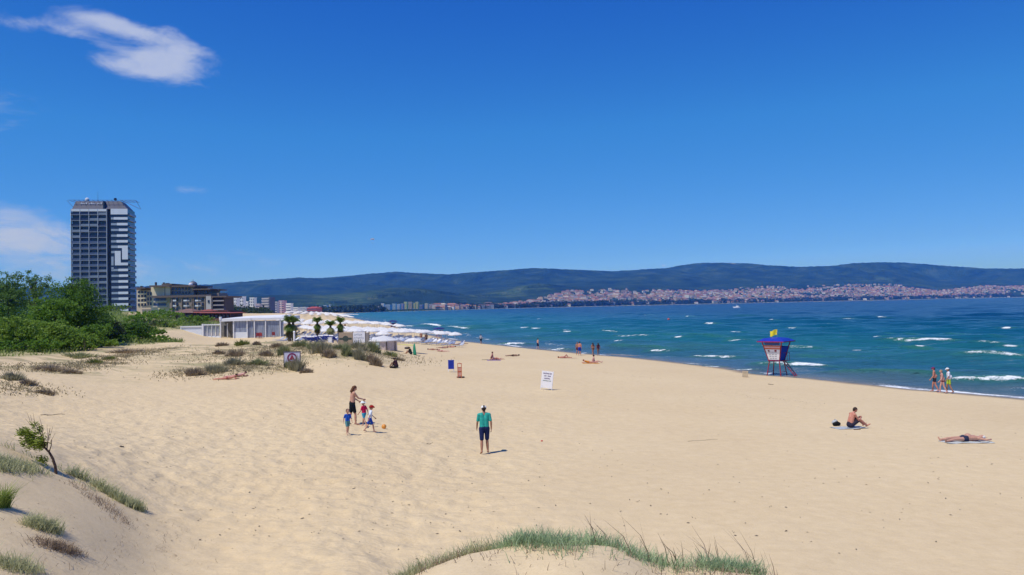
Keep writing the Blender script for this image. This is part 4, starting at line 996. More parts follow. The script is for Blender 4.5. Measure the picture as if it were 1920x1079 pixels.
for i, s in enumerate([(557, 695, 30, 22, 'grey', 'round grey-green shrub right under the framed warning sign'), (541, 690, 18, 13, 'green', 'small green shrub at the left post of the framed warning sign'), (532, 665, 26, 15, 'green', 'shrub peeping out left behind the framed warning sign'),
        (575, 699, 26, 7, 'brown', 'low trailing brown shrub right of the shrub under the framed sign'), (605, 662, 44, 22, 'grey', 'largest grey-mauve shrub on the dune crest below the palms'), (590, 656, 26, 14, 'green', 'shrub touching the left of the largest grey-mauve one'),
        (617, 670, 28, 14, 'brown', 'brownish shrub at the foot of the largest grey-mauve one'), (650, 668, 22, 17, 'green', 'green shrub mid dune, left of the darker pair'), (673, 674, 26, 19, 'grey', 'dark round shrub at the lower edge of the dune'), (696, 679, 18, 13, 'brown', 'small shrub next to the dark brown one near the hut'),
        (706, 686, 26, 15, 'brown', 'dark brown shrub at the right foot of the dune'), (641, 656, 40, 11, 'green', 'wide low shrub below the beige windbreak'), (672, 655, 46, 14, 'grey', 'wide grey shrub under the white lettered panel'), (700, 661, 28, 18, 'green', 'green shrub against the left side of the round curtained hut'),
        (548, 640, 26, 12, 'green', 'shrub at the foot of the leftmost palm'), (520, 652, 24, 8, 'brown', 'low brown shrub left on the dune crest'), (565, 651, 34, 12, 'green', 'green shrub on the crest right of the leftmost palm'), (733, 668, 30, 8, 'green', 'low shrub trailing down right of the round hut'),
        (748, 676, 26, 5, 'brown', 'thin dry shrub at the last tip of the dune'), (404, 698, 46, 14, 'grey', 'wide grey-green shrub left of the sunbathing pair'), (365, 703, 46, 12, 'brown', 'brown shrub patch furthest left on the near dune foot'), (440, 684, 48, 12, 'grey', 'grey-green shrub above the sunbathing pair'),
        (485, 684, 44, 10, 'green', 'long green shrub left of the framed warning sign'), (500, 668, 30, 10, 'brown', 'brown shrub up the slope left of the framed warning sign'), (442, 668, 38, 11, 'brown', 'brown shrub in the middle of the left slope'), (410, 664, 24, 7, 'brown', 'small brown shrub on the bare left slope'),
        (452, 647, 30, 8, 'lime', 'yellow-green cushion shrub in front of the pavilion'), (415, 649, 26, 6, 'brown', 'dry shrub left of the yellow-green cushion'), (482, 647, 16, 6, 'brown', 'small dry shrub right of the yellow-green cushion'), (180, 683, 30, 9, 'lime', 'larger yellow-green cushion on the bare sand at left'), (206, 675, 24, 6, 'lime', 'smaller yellow-green cushion on the bare sand at left'),
        (24, 712, 46, 14, 'grey', 'grey shrub on the hummock at the left edge'), (52, 722, 30, 10, 'brown', 'dark shrub on the hummock near the left edge'), (95, 694, 70, 8, 'brown', 'long brown shrub strip under the bushes at left'), (135, 700, 40, 7, 'brown', 'brown shrub at the tip of the strip under the bushes'), (85, 738, 40, 7, 'brown', 'thin brown runner below the left hummock'),
        (240, 662, 70, 8, 'brown', 'long low brown shrub along the foot of the green slope'), (150, 670, 60, 9, 'green', 'green-brown shrub strip below the trees')]):
    shrub(*s, seed=100+i)

# ---- grass of the near dunes (nobody could count it)
gp = np.random.default_rng(11)
def along(path, n, side, zlo, zhi):
    """scatter n points along a pixel path lying on the ground; side = half width in pixels"""
    P = np.array(path, float); seg = np.hypot(*np.diff(P[:, :2], axis=0).T); cum = np.concatenate([[0], np.cumsum(seg)])
    t = gp.uniform(0, cum[-1], n); U = np.interp(t, cum, P[:, 0]); V = np.interp(t, cum, P[:, 1]); W = np.interp(t, cum, P[:, 2]) if P.shape[1] > 2 else side
    return U + gp.normal(0, 3, n), V, W
def ground_pts(pts): return np.array([tuple(on_ground(u, v, 6.5, 40)) for u, v in pts])
def strip(world_path, n, half, H, mat, name, label, width=.006, lean=.6, wind=(.0, .0), hvar=.35, patch=1.0, cat='grass'):
    P = np.array(world_path, float); seg = np.hypot(np.diff(P[:, 0]), np.diff(P[:, 1])); cum = np.concatenate([[0], np.cumsum(seg)])
    t = gp.uniform(0, cum[-1], n); X = np.interp(t, cum, P[:, 0]); Y = np.interp(t, cum, P[:, 1]); W = np.interp(t, cum, P[:, 2])
    X = X + gp.normal(0, 1, n)*W*.5*half; Y = Y + gp.normal(0, 1, n)*W*half
    cl = fbm(X*2.2 + 7, Y*2.2, 3); ok = cl*1.3 + patch > gp.uniform(0, 1, n)*.9 + 0; X, Y, cl = X[ok], Y[ok], cl[ok]
    Z = ground_np(X, Y)
    Hh = H*np.clip(1 + hvar*gp.normal(size=len(X)) + .5*cl, .3, 1.9)
    V, F = tuft_mesh(X, Y, Z - .02, Hh, gp, width, lean, wind)
    o = new_obj(name, np_mesh(name, V, F), None, mat); kind(o, 'stuff'); return tag(o, label, cat)
gsea = leafmat('marram_blue_green', (.17, .27, .13), (.47, .58, .32), 3.0, .4); gpale = leafmat('marram_pale', (.27, .29, .14), (.60, .60, .34), 3.0, .4)
gdry = leafmat('dry_stems', (.13, .09, .06), (.40, .30, .20), 3.0, .2); glime = leafmat('lime_grass', (.14, .22, .03), (.38, .46, .10), 3.0, .35)
strip([(-.18, 8.95, .5), (.2, 8.75, 1.1), (.7, 8.75, 1.1), (1.2, 8.8, 1.0), (1.7, 8.8, .8), (2.25, 8.7, .7), (2.6, 8.65, .5)], 7600, .26, .12, gsea, 'dune_grass', 'blue-green dune grass along the crest at the bottom centre', .0042, 1.05, (.08, .02), .5, .55)
strip([(-1.5, 8.5, .8), (-1.1, 8.9, .8), (-.8, 9.1, .6), (-.3, 9.2, .3)], 1700, .22, .13, gpale, 'dune_grass', 'sparse pale grass on the left end of the bottom dune crest', .004, .9)
strip([(-1.4, 8.5, 1), (-.7, 8.7, 1), (.2, 8.3, 1), (1.2, 8.2, 1), (2.4, 8.2, 1)], 900, .30, .10, gdry, 'dry_grass', 'dry brown stems around the bottom dune crest', .004, 1.3, patch=.5)
strip([(.9, 9.0, 1), (1.6, 9.0, 1), (2.3, 8.95, 1.2), (2.9, 8.9, 1)], 60, .2, .32, gdry, 'seed_stalks', 'leaning brown seed stalks on the right of the bottom dune crest', .006, .5, (-.35, 0), patch=1.5)
def gl(pts, w): return [(*on_ground(u, v, 8, 40)[:2], w_) for (u, v), w_ in zip(pts, w)]
strip(gl([(-60, 825), (0, 838), (40, 852), (75, 868), (100, 884)], [.7, .7, .6, .8, .6]), 1700, .40, .15, gpale, 'dune_grass', 'grey-green grass on the dune edge left of the sapling', .008, .9, (0, 0), .4, .2)
strip(gl([(112, 886), (140, 895), (165, 908), (190, 920), (205, 930)], [.5, .9, 1.0, .8, .6]), 3400, .26, .19, gpale, 'dune_grass', 'thick grey-green grass right of the sapling', .008, 1.1, (.1, 0), .5, .16)
strip(gl([(210, 932), (235, 945), (265, 958)], [.5, .7, .5]), 1300, .2, .18, gpale, 'dune_grass', 'last blue-grey grass tuft at the tip of the left dune', .008, .7)
strip(gl([(-20, 880), (20, 872), (60, 880)], [.7, .8, .6]), 1800, .4, .16, gpale, 'dune_grass', 'sparse grey grass at the left edge above the bare dune', .008, .9)
strip(gl([(-16, 955), (-4, 952), (10, 950)], [.5, .5, .4]), 700, .13, .30, glime, 'lime_grass', 'bright green grass clump cut by the left edge', .006, .6, (.3, 0))
strip(gl([(60, 985), (85, 990), (105, 1000)], [.6, .8, .5]), 1000, .18, .17, gpale, 'dune_grass', 'blue-grey tuft on the near left slope', .006, 1.1)
strip(gl([(65, 1012), (90, 1022), (120, 1030), (140, 1038)], [.6, .8, .8, .6]), 1100, .2, .11, gdry, 'dry_grass', 'brown litter of stems under the blue-grey tuft', .005, 1.6)
strip(gl([(0, 1055), (30, 1065), (60, 1072)], [.8, .9, .8]), 700, .2, .13, gpale, 'dune_grass', 'grey-green tufts at the bottom left corner', .005, 1.0)
strip(gl([(0, 960), (60, 1010), (130, 1050), (220, 1050), (300, 1010)], [2, 2, 2, 2, 1.5]), 900, .6, .09, gdry, 'dry_grass', 'scattered dry twigs on the near left slope', .004, 2.0, patch=.6)
strip(gl([(130, 905), (200, 950), (240, 985)], [.6, .6, .6]), 800, .4, .10, gdry, 'dry_grass', 'dark dry stems below the thick blue-grey grass', .005, 1.5, patch=.7)
def far_strip(pts, n, wid, H, mat, label, width=.03):
    w = [(*on_ground(u, v, 40, 140)[:2], 1.0) for u, v in pts]; strip(w, n, wid, H*.62, mat, 'dune_grass', label, width, 1.5, patch=.5)
mixg = leafmat('dune_cover', (.20, .17, .09), (.44, .37, .22), 1.2, .3)
far_strip([(510, 650), (560, 652), (620, 655), (680, 658), (740, 672)], 10000, 5.0, .28, mixg, 'thin grass cover on the crest of the middle dune')
far_strip([(330, 700), (400, 695), (470, 690), (530, 688)], 5500, 2.0, .25, mixg, 'thin grass cover at the near foot of the middle dune')
far_strip([(380, 660), (440, 665), (500, 668), (560, 670)], 4500, 4.0, .2, mixg, 'sparse stems on the left flank of the middle dune')
far_strip([(0, 690), (50, 688), (100, 690), (150, 690), (230, 668), (300, 655)], 8000, 2.4, .26, mixg, 'olive-brown grass fringe below the trees at left', .03)
pr = np.random.default_rng(91); n = 52000; A_ = np.radians(pr.uniform(-35, -20.2, n)); R_ = np.exp(pr.uniform(math.log(68), math.log(250), n)); X = R_*np.sin(A_); Y = R_*np.cos(A_)
ok = green_cover(X, Y)*(fbm(X/5.0, Y/5.0, 3) + .75) > pr.uniform(0, 1, n)*.8; X, Y = X[ok], Y[ok]; Z = ground_np(X, Y); H = .45*(1 + .5*pr.normal(size=len(X))).clip(.3, 2)*(1 + (Y > 140)*.5)*np.where(Y < 95, .6, 1)
V, F = tuft_mesh(X, Y, Z - .05, H, pr, .055, .8, (0, 0)); o = new_obj('slope_grass', np_mesh('slope_grass', V, F), None, leafmat('slope_green', (.11, .17, .03), (.34, .40, .11), .25, .4)); kind(o, 'stuff'); tag(o, 'yellow-green grass and creepers covering the dune slope under the brown hotel', 'grass')
far_strip([(0, 722), (30, 725), (70, 738)], 1200, 1.5, .22, mixg, 'sparse stems on the hummock at the left edge')

# ---- the bent sapling
DS = 17.2
def sp(u, v, dy=0.0): return at_d(u, v, DS + dy)
sb = on_ground(105, 889, 8, 40); DS = sb.y; Tn = thing('bent_sapling', 'wind-bent young tree with green leaves swept left and bare twigs on top', 'tree', tuple(sb))
loc = lambda u, v, dy=0.0: at_d(u, v, DS + dy) - sb
m = MB(); tp = [loc(105, 890), loc(104, 876), loc(99, 860), loc(92, 848), loc(84, 840)]
m.path(tp, [.034, .031, .028, .024, .02], 8)
br = [[(84, 840), (72, 830), (60, 818), (50, 806)], [(84, 840), (80, 822), (72, 806), (66, 795)], [(88, 842), (90, 826), (92, 812), (94, 803)], [(84, 840), (70, 838), (55, 832), (48, 826)], [(84, 840), (82, 826), (80, 812), (78, 800)], [(92, 848), (96, 836), (97, 824)], [(84, 840), (66, 826), (52, 816), (44, 808)]]
twigs = []
for b in br:
    P_ = [loc(u, v, gp.uniform(-.12, .12)*i) for i, (u, v) in enumerate(b)]; m.path(P_, [.014, .010, .007, .004][:len(P_)], 6); twigs.append(P_)
for u0, v0, u1, v1 in [(60, 800, 50, 772), (62, 800, 57, 778), (66, 798, 62, 775), (58, 798, 47, 785), (92, 825, 99, 800), (90, 830, 88, 795), (94, 830, 104, 812), (80, 805, 74, 782)]:
    m.tube(loc(u0, v0, gp.uniform(-.1, .1)), loc(u1, v1, gp.uniform(-.1, .1)), .005, .002, 5)
m.build('trunk', paint('sapling_bark', (.075, .045, .032), .9, .3, 9), Tn)
C = []
for k in range(95):
    P_ = twigs[gp.choice([0, 0, 1, 3, 4, 6, 6])]; i = gp.integers(1, len(P_)); c = P_[i-1].lerp(P_[i], gp.uniform(0, 1.1))
    C.append(np.array(c) + gp.normal(size=(14, 3))*np.array([.05, .09, .045]) + np.array([-.03, 0, .01]))
for k in range(16): C.append(np.array(loc(80 + gp.normal()*5, 862 + gp.normal()*4)) + gp.normal(size=(9, 3))*.05)
C = np.concatenate(C); n = len(C)
d = np.array([-1.0, 0, .15]) + gp.normal(size=(n, 3))*.45; d /= np.linalg.norm(d, axis=1)[:, None]; e = np.cross(d, gp.normal(size=(n, 3))); e /= np.linalg.norm(e, axis=1)[:, None]
s = gp.uniform(.05, .10, n)[:, None]; V = np.stack([C, C + d*s*.5 + e*s*.17, C + d*s, C + d*s*.5 - e*s*.17], 1).reshape(-1, 3)
new_obj('crown', np_mesh('crown', V, np.arange(4*n).reshape(n, 4)), Tn, leafmat('sapling_leaf', (.06, .10, .008), (.34, .42, .05), 5, .45))

# ---- palms behind the middle dune
def palm(u, vt, D, label, s, seed):
    pr = np.random.default_rng(seed); p = at_d(u, 575, D); z0 = gz(p.x, D) - .1; H = at_d(u, vt, D).z - z0
    T = thing('palm_tree', label, 'palm tree', (p.x, D, z0), 0, 'palms behind the middle dune')
    th = H*.74; tm = MB(); 
    for i in range(7): tm.tube((0, 0, th*i/7), (0, 0, th*(i+1)/7), .20*s*(1 - .03*i), .17*s*(1 - .03*i), 9)
    tm.build('trunk', paint('palm_trunk', (.09, .065, .045), .9, .3, 6), T)
    def fronds(n, e0, e1, ln, mat, zb, nm, droop):
        V, F = [], []; k = 0
        for i in range(n):
            a = pr.uniform(0, 6.283); e = pr.uniform(e0, e1); L = ln*pr.uniform(.75, 1.15); c = np.array([0, 0, zb + pr.uniform(-.12, .12)]); q = 9
            pts = []
            for j in range(q + 1):
                pts.append(c.copy()); el = e - droop*(j/q)**1.3; c = c + L/q*np.array([math.cos(a)*math.cos(el), math.sin(a)*math.cos(el), math.sin(el)])
            sd = np.array([-math.sin(a), math.cos(a), 0])
            for j in range(1, q + 1):
                w = .52*s*math.sin(math.pi*(.12 + .8*j/q))
                for sg in (-1, 1):
                    for h_ in (0, .5):
                        b = pts[j-1]*(1-h_) + pts[j]*h_; tip = b + sd*sg*w + (pts[j]-pts[j-1])*1.2 + np.array([0, 0, -.16*s]); o_ = (pts[j]-pts[j-1])*.42
                        V += [b, b + o_, tip]; F.append((k, k+1, k+2)); k += 3
        o = new_obj(nm, np_mesh(nm, V, F), T, mat)
    fronds(36, .55, 1.5, .88*s, leafmat('palm_green', (.05, .11, .012), (.20, .30, .045), 1.5, .35), th, 'crown', 1.3)
    fronds(40, -1.35, -.5, .95*s, leafmat('palm_green', (.05, .11, .012), (.20, .30, .045), 1.5, .35) if seed % 2 else SHR['green'], th - .35, 'crown', .4)
    fronds(34, -1.55, -1.3, .95*s, leafmat('palm_dry', (.09, .08, .03), (.22, .20, .08), 1.5, .2), th - .9*s, 'dry_skirt', .1)
palm(542, 588, 104, 'broad palm at the right end of the white pavilion, leftmost of the palms', 1.15, 1)
palm(549, 589, 106, 'palm touching the leftmost palm on its right', 1.1, 2)
palm(594.5, 588, 112, 'slim palm left of the low pair behind the blue loungers', .95, 3)
palm(619, 597, 112, 'shortest palm, between two taller ones', 1.0, 4)
palm(637.5, 588, 113, 'rightmost palm, next to the beige windbreak', .95, 5)
# ================================================================ PEOPLE
def V3(*a): return Vector(a)
SKIN = {'fair': (.50, .27, .19), 'tan': (.36, .175, .11), 'red': (.52, .22, .15), 'dark': (.20, .10, .065), 'pink': (.58, .31, .25)}
def skin_mat(k):
    key = ('skin', k)
    if key not in _mc:
        t = NT('skin_' + k, .5, .35); c = SKIN[k]; t.col(t.ramp(t.noise(t.coord(), 6, 3), [(.3, tuple(x*.88 for x in c)), (.7, tuple(min(1, x*1.1) for x in c))])); t.b.inputs['Subsurface Weight'].default_value = .0
        _mc[key] = t.m
    return _mc[key]
def cloth(name, c): 
    key = ('cloth', name, c)
    if key not in _mc:
        t = NT('cloth_' + name, .9, .1); v = t.coord(); t.col(t.ramp(t.noise(v, 9, 4), [(.3, tuple(x*.85 for x in c)), (.7, tuple(min(1, x*1.12) for x in c))])); t.nrm(t.bump(t.noise(v, 14, 3), .02, .8)); _mc[key] = t.m
    return _mc[key]
def skel(pose, **k):
    """joint positions for a body 1.75 m tall; x right, y forward, z up, origin on the ground under the pelvis"""
    st = k.get('stride', .12); J = {}
    if pose in ('stand', 'walk'):
        lean = k.get('lean', .02)
        J = dict(pel=V3(0, 0, .94), chest=V3(0, lean*.6, 1.24), neck=V3(0, lean, 1.46), head=V3(0, lean + .03 + k.get('nod', 0), 1.63 - k.get('nod', 0)*.4))
        for s, n in ((-1, 'L'), (1, 'R')):
            f = st*s; J['hip'+n] = V3(.09*s, 0, .92); J['kn'+n] = V3(.10*s, f*.55 + .03, .50); J['an'+n] = V3(.10*s + .02*s, f - .02 - max(0, -f)*.3, .085 + max(0, -f)*.25); J['toe'+n] = J['an'+n] + V3(.03*s, .17, -.055 if f >= -.01 else -.075)
            J['sh'+n] = V3(.185*s, lean, 1.41); a = -f*.8 + k.get('arm'+n, 0)
            J['el'+n] = V3(.245*s, lean - .03 + a*.5, 1.13 + abs(a)*.08); J['wr'+n] = V3(.25*s, lean + .05 + a*1.15, .89 + abs(a)*.25); J['fi'+n] = J['wr'+n] + (J['wr'+n] - J['el'+n]).normalized()*.10 + V3(0, .02, 0)
            if 'reach'+n in k:
                q = V3(*k['reach'+n]); m = (J['sh'+n] + q)/2 + V3(.05*s, -.04, -.07); J['el'+n] = m; J['wr'+n] = q; J['fi'+n] = q + (q - m).normalized()*.10
    elif pose == 'sit':
        J = dict(pel=V3(0, 0, .13), chest=V3(0, .08, .42), neck=V3(0, .17, .63), head=V3(0, .27, .77))
        for s, n in ((-1, 'L'), (1, 'R')):
            J['hip'+n] = V3(.09*s, .02, .13); J['kn'+n] = V3(.15*s, .38, .42 if s < 0 else .36); J['an'+n] = V3(.12*s, .74, .08); J['toe'+n] = V3(.14*s, .88, .14)
            J['sh'+n] = V3(.18*s, .14, .58); J['el'+n] = V3(.22*s, .28, .34); J['wr'+n] = V3(.09*s, .46, .42); J['fi'+n] = V3(.03*s, .54, .46)
    elif pose == 'sitstraight':
        J = dict(pel=V3(0, 0, .13), chest=V3(0, -.04, .42), neck=V3(0, -.05, .64), head=V3(0, -.02, .80))
        for s, n in ((-1, 'L'), (1, 'R')):
            J['hip'+n] = V3(.09*s, .02, .13); J['kn'+n] = V3(.14*s, .42, .22); J['an'+n] = V3(.12*s, .84, .07); J['toe'+n] = V3(.14*s, .93, .18)
            J['sh'+n] = V3(.18*s, -.05, .58); J['el'+n] = V3(.26*s, -.16, .34); J['wr'+n] = V3(.24*s, -.24, .08); J['fi'+n] = V3(.25*s, -.32, .035)
    elif pose == 'lie':
        up = k.get('overhead', True)
        J = dict(pel=V3(0, 0, .12), chest=V3(0, .30, .13), neck=V3(0, .53, .12), head=V3(0, .70, .13))
        for s, n in ((-1, 'L'), (1, 'R')):
            b = k.get('bent', 0) if s > 0 else 0
            J['hip'+n] = V3(.09*s, 0, .11); J['kn'+n] = V3(.13*s, -.43 + b*.15, .12 + b*.3); J['an'+n] = V3(.17*s, -.86 + b*.35, .07); J['toe'+n] = V3(.22*s, -.90 + b*.3, .16)
            J['sh'+n] = V3(.18*s, .48, .12)
            if up: J['el'+n] = V3(.33*s, .68, .08); J['wr'+n] = V3(.22*s, .92, .07); J['fi'+n] = V3(.14*s, .99, .08)
            else: J['el'+n] = V3(.27*s, .24, .08); J['wr'+n] = V3(.28*s, -.02, .07); J['fi'+n] = V3(.28*s, -.11, .06)
    elif pose == 'prone':
        J = dict(pel=V3(0, 0, .12), chest=V3(0, .28, .14), neck=V3(0, .50, .22), head=V3(0, .64, .29))
        for s, n in ((-1, 'L'), (1, 'R')):
            J['hip'+n] = V3(.09*s, 0, .11); J['kn'+n] = V3(.12*s, -.43, .08); J['an'+n] = V3(.12*s, -.84, .08); J['toe'+n] = V3(.12*s, -.97, .04)
            J['sh'+n] = V3(.18*s, .46, .19); J['el'+n] = V3(.24*s, .60, .05); J['wr'+n] = V3(.08*s, .74, .06); J['fi'+n] = V3(.02*s, .80, .07)
    return J
def capsule(m, a, b, ra, rb, n=10):
    a, b = Vector(a), Vector(b)
    if (b - a).length < 1e-4: b = a + V3(0, 0, .001)
    m.ball(a, ra, n=n); m.ball(b, rb, n=n); m.tube(a, b, ra, rb, n, caps=False)
def remesh(m, name, vox, smooth=2, inflate=0):
    me = m.mesh(name); o = bpy.data.objects.new('tmp', me); COL.objects.link(o)
    md = o.modifiers.new('r', 'REMESH'); md.mode = 'VOXEL'; md.voxel_size = vox
    if smooth: s = o.modifiers.new('s', 'SMOOTH'); s.iterations = smooth; s.factor = .5
    dg = bpy.context.evaluated_depsgraph_get(); dg.update()
    out = bpy.data.meshes.new_from_object(o.evaluated_get(dg)); out.name = name
    bpy.data.objects.remove(o); out.polygons.foreach_set('use_smooth', [True]*len(out.polygons)); out.materials.clear()
    return out
def torso(m, J, g, sx=1.0, belly=0.0):
    """trunk as overlapping capsules, g = growth over the skin"""
    p, c, k = J['pel'], J['chest'], J['neck']; p = p + (c - p).normalized()*(.055 if g else 0); side = (J['shR'] - J['shL']).normalized(); side2 = (J['hipR'] - J['hipL']).normalized()
    for s in (-1, 1):
        capsule(m, p + side2*.070*s*sx, c + side*.065*s*sx, .105 + g, .098 + g); capsule(m, c + side*.065*s*sx, k.lerp(c, .25) + side*.095*s*sx, .10 + g, .085 + g)
        capsule(m, k.lerp(c, .18) + side*.08*s, J['shR' if s > 0 else 'shL'], .07 + g, .058 + g)
    fw = side.cross((k - p).normalized())
    if belly: m.ball(p.lerp(c, .5) - fw*.0 + fw*-.0 + Vector((0, 0, 0)) + fw*(.05*belly), .13 + g + .03*belly)
def figure(name, label, where, rz, h, pose, skin, wear, hair=None, hat=None, pk=None, big=False, scale_head=1.0, belly=0, group=None, sx=1.0, long_hair=False):
    J = skel(pose, **(pk or {})); s = h/1.75
    T = thing('person', label, 'person', where, rz, group); T.scale = (s, s, s)
    vox = .0105 if big else .022
    hp, hd = J['neck'], J['head']; up = (hd - hp).normalized(); side = (J['shR'] - J['shL']).normalized(); fwd = up.cross(side).normalized() * 1.0
    if pose in ('stand', 'walk', 'sit', 'sitstraight'): fwd = side.cross(up)*-1.0
    fwd = up.cross(side); fwd.normalize()
    b = MB(); torso(b, J, 0, sx, belly); hs = scale_head
    capsule(b, hp - up*.04, hd - up*.05, .056, .052)
    hc = hd + up*.015*(hs-1)*8
    b.ball(hc + up*.01, .080*hs, .098*hs, .105*hs, n=14) if pose in ('stand', 'walk', 'sit', 'sitstraight') else capsule(b, hc - up*.03, hc + up*.03, .082*hs, .088*hs, 12)
    capsule(b, hc - up*.065*hs + fwd*.035*hs, hc - up*.03*hs + fwd*.03*hs, .048*hs, .06*hs)
    if big:
        capsule(b, hc + fwd*.092*hs + up*.012, hc + fwd*.108*hs - up*.018, .010, .015, 8)
        for e in (-1, 1): b.ball(hc + side*.082*hs*e - up*.005, .012, .022, .030, n=8)
        capsule(b, hc + fwd*.088*hs - up*.048 - side*.018, hc + fwd*.088*hs - up*.048 + side*.018, .009, .009, 8)
    for n, e in (('L', -1), ('R', 1)):
        hip, kn, an, toe = J['hip'+n], J['kn'+n], J['an'+n], J['toe'+n]
        capsule(b, hip, kn, .088, .054); capsule(b, kn, kn.lerp(an, .35), .052, .056); capsule(b, kn.lerp(an, .35), an, .056, .034)
        heel = an - (toe - an).normalized()*.045; capsule(b, heel, an, .034, .036); capsule(b, an, toe, .038, .024); 
        sh, el, wr, fi = J['sh'+n], J['el'+n], J['wr'+n], J['fi'+n]
        capsule(b, sh, el, .052, .038); capsule(b, el, wr, .040, .026)
        d = (fi - wr).normalized(); acr = d.cross(side if abs(d.dot(side)) < .8 else V3(0, 0, 1)).normalized(); acr = acr if pose != 'lie' else side
        if big:
            pc = wr + d*.045
            for q in (-.024, 0, .024): capsule(b, wr + d*.01, wr + d*.07 + acr*q, .018, .017, 8)
            bend = (side*-e)
            for q, L in ((-.030, .062), (-.010, .074), (.010, .070), (.029, .054)):
                a0 = wr + d*.08 + acr*q; a1 = a0 + d*L*.5 + bend*.004; a2 = a1 + d*L*.42 + bend*.018; capsule(b, a0, a1, .0105, .0098, 6); capsule(b, a1, a2, .0098, .0085, 6)
            t0 = wr + d*.03 + acr*.030; capsule(b, t0, t0 + d*.035 + acr*.022, .014, .011, 6); capsule(b, t0 + d*.035 + acr*.022, t0 + d*.062 + acr*.026 + bend*.01, .011, .009, 6)
        else:
            capsule(b, wr, wr + d*.07, .026, .024, 8)
            for q, L in ((-.024, .06), (-.008, .075), (.009, .07), (.025, .055)): capsule(b, wr + d*.06 + acr*q, wr + d*(.08 + L) + acr*q*1.4, .012, .011, 5)
            capsule(b, wr + d*.02 + acr*.02, wr + d*.06 + acr*.05, .014, .011, 5)
    new_obj('body', remesh(b, 'body', vox, 2 if big else 1), T, skin_mat(skin))
    for w in wear:
        kind_, col = w[0], w[1]; m = MB(); nm = kind_
        if kind_ in ('shorts', 'trunks', 'skirt', 'swim_shorts'):
            ln = w[2] if len(w) > 2 else .8
            side2 = (J['hipR'] - J['hipL']).normalized(); up2 = (J['chest'] - J['pel']).normalized()
            for n, e in (('L', -1), ('R', 1)):
                hip, kn = J['hip'+n], J['kn'+n]; capsule(m, hip + side2*.01*e, hip.lerp(kn, ln), .104, .080 if ln > .4 else .093); capsule(m, J['pel'] + side2*.068*e, J['pel'] + up2*.07 + side2*.06*e, .118, .112)
            nm = 'shorts'
        elif kind_ in ('bikini_bottom', 'briefs'):
            side2 = (J['hipR'] - J['hipL']).normalized()
            for n, e in (('L', -1), ('R', 1)): capsule(m, J['pel'] + side2*.062*e, J['hip'+n] + side2*.005*e, .113, .098)
            nm = 'swim_briefs'
        elif kind_ == 'bikini_top':
            c = J['chest'].lerp(J['neck'], .25)
            for e in (-1, 1): capsule(m, c + side*.05*e, c + side*.085*e, .104, .096)
            nm = 'bikini_top'
        elif kind_ in ('tshirt', 'tank', 'swimsuit'):
            torso(m, J, .010, sx*.94, belly)
            if kind_ == 'tshirt':
                for n in 'LR': capsule(m, J['sh'+n], J['sh'+n].lerp(J['el'+n], .72), .062, .055)
                for e in (-1, 1): capsule(m, J['pel'] + side*.06*e, J['pel'] + side*.06*e + (J['pel'] - J['chest']).normalized()*.0, .112, .112)
            nm = 'shirt' if kind_ != 'swimsuit' else 'swimsuit'
        new_obj(nm, remesh(m, nm, vox*1.1, 2), T, cloth(nm, col))
    if hair:
        m = MB(); hb = hc + up*.02 - fwd*.012
        m.ball(hb, .090*hs, .100*hs, .100*hs, n=12) if pose in ('stand', 'walk', 'sit', 'sitstraight') else m.ball(hb, .095*hs, n=12)
        capsule(m, hb - up*.02 - fwd*.03, hb - up*.07 - fwd*.03, .078*hs, .055*hs)
        if long_hair: 
            for q in (-.05, 0, .05): capsule(m, hb - fwd*.05 + side*q, hb - fwd*.075 - up*.20 + side*q*1.2, .055, .045)
        me = remesh(m, 'hair', vox, 1)
        # keep hair off the face: push the front back
        n = len(me.vertices); co = np.empty(n*3, dtype=np.float32); me.vertices.foreach_get('co', co); co = co.reshape(-1, 3); f = np.array(fwd); u_ = np.array(up); c0 = np.array(hc)
        q = (co - c0) @ f; v_ = (co - c0) @ u_; msk = (q > .035*hs) & (v_ < .055*hs); co[msk] -= np.outer(q[msk] - .035*hs, f); me.vertices.foreach_set('co', co.ravel()); me.update()
        new_obj('hair', me, T, cloth('hair', hair))
    if hat:
        kind_, col = hat; m = MB(); hb = hc + up*.045
        m.ball(hb, .102*hs, .108*hs, .075*hs, n=14)
        if kind_ == 'cap': 
            capsule(m, hb + fwd*.07*hs - up*.008, hb + fwd*.135*hs - up*.022, .052*hs, .030*hs); me = remesh(m, 'cap', vox*.9, 1)
        elif kind_ == 'sunhat':
            m2 = MB(); m.lathe([(.06, .0), (.155*hs, -.035), (.160*hs, -.045), (.06, -.020)], 18, tuple(hb)); me = m.mesh('sun_hat', True)
        else: me = remesh(m, 'cap', vox*.9, 1)
        new_obj('sun_hat' if kind_ == 'sunhat' else 'cap', me, T, cloth('cap', col))
    return T
def spot(u, v, z_off=0.0, lo=8, hi=300):
    p = on_ground(u, v, lo, hi); return p
def face(p, q):           # heading so that +y looks from p towards q (2-D)
    return math.atan2(-(q[0]-p[0]), q[1]-p[1])
def foot(p, dz=0.0): return (p.x, p.y, p.z + dz)

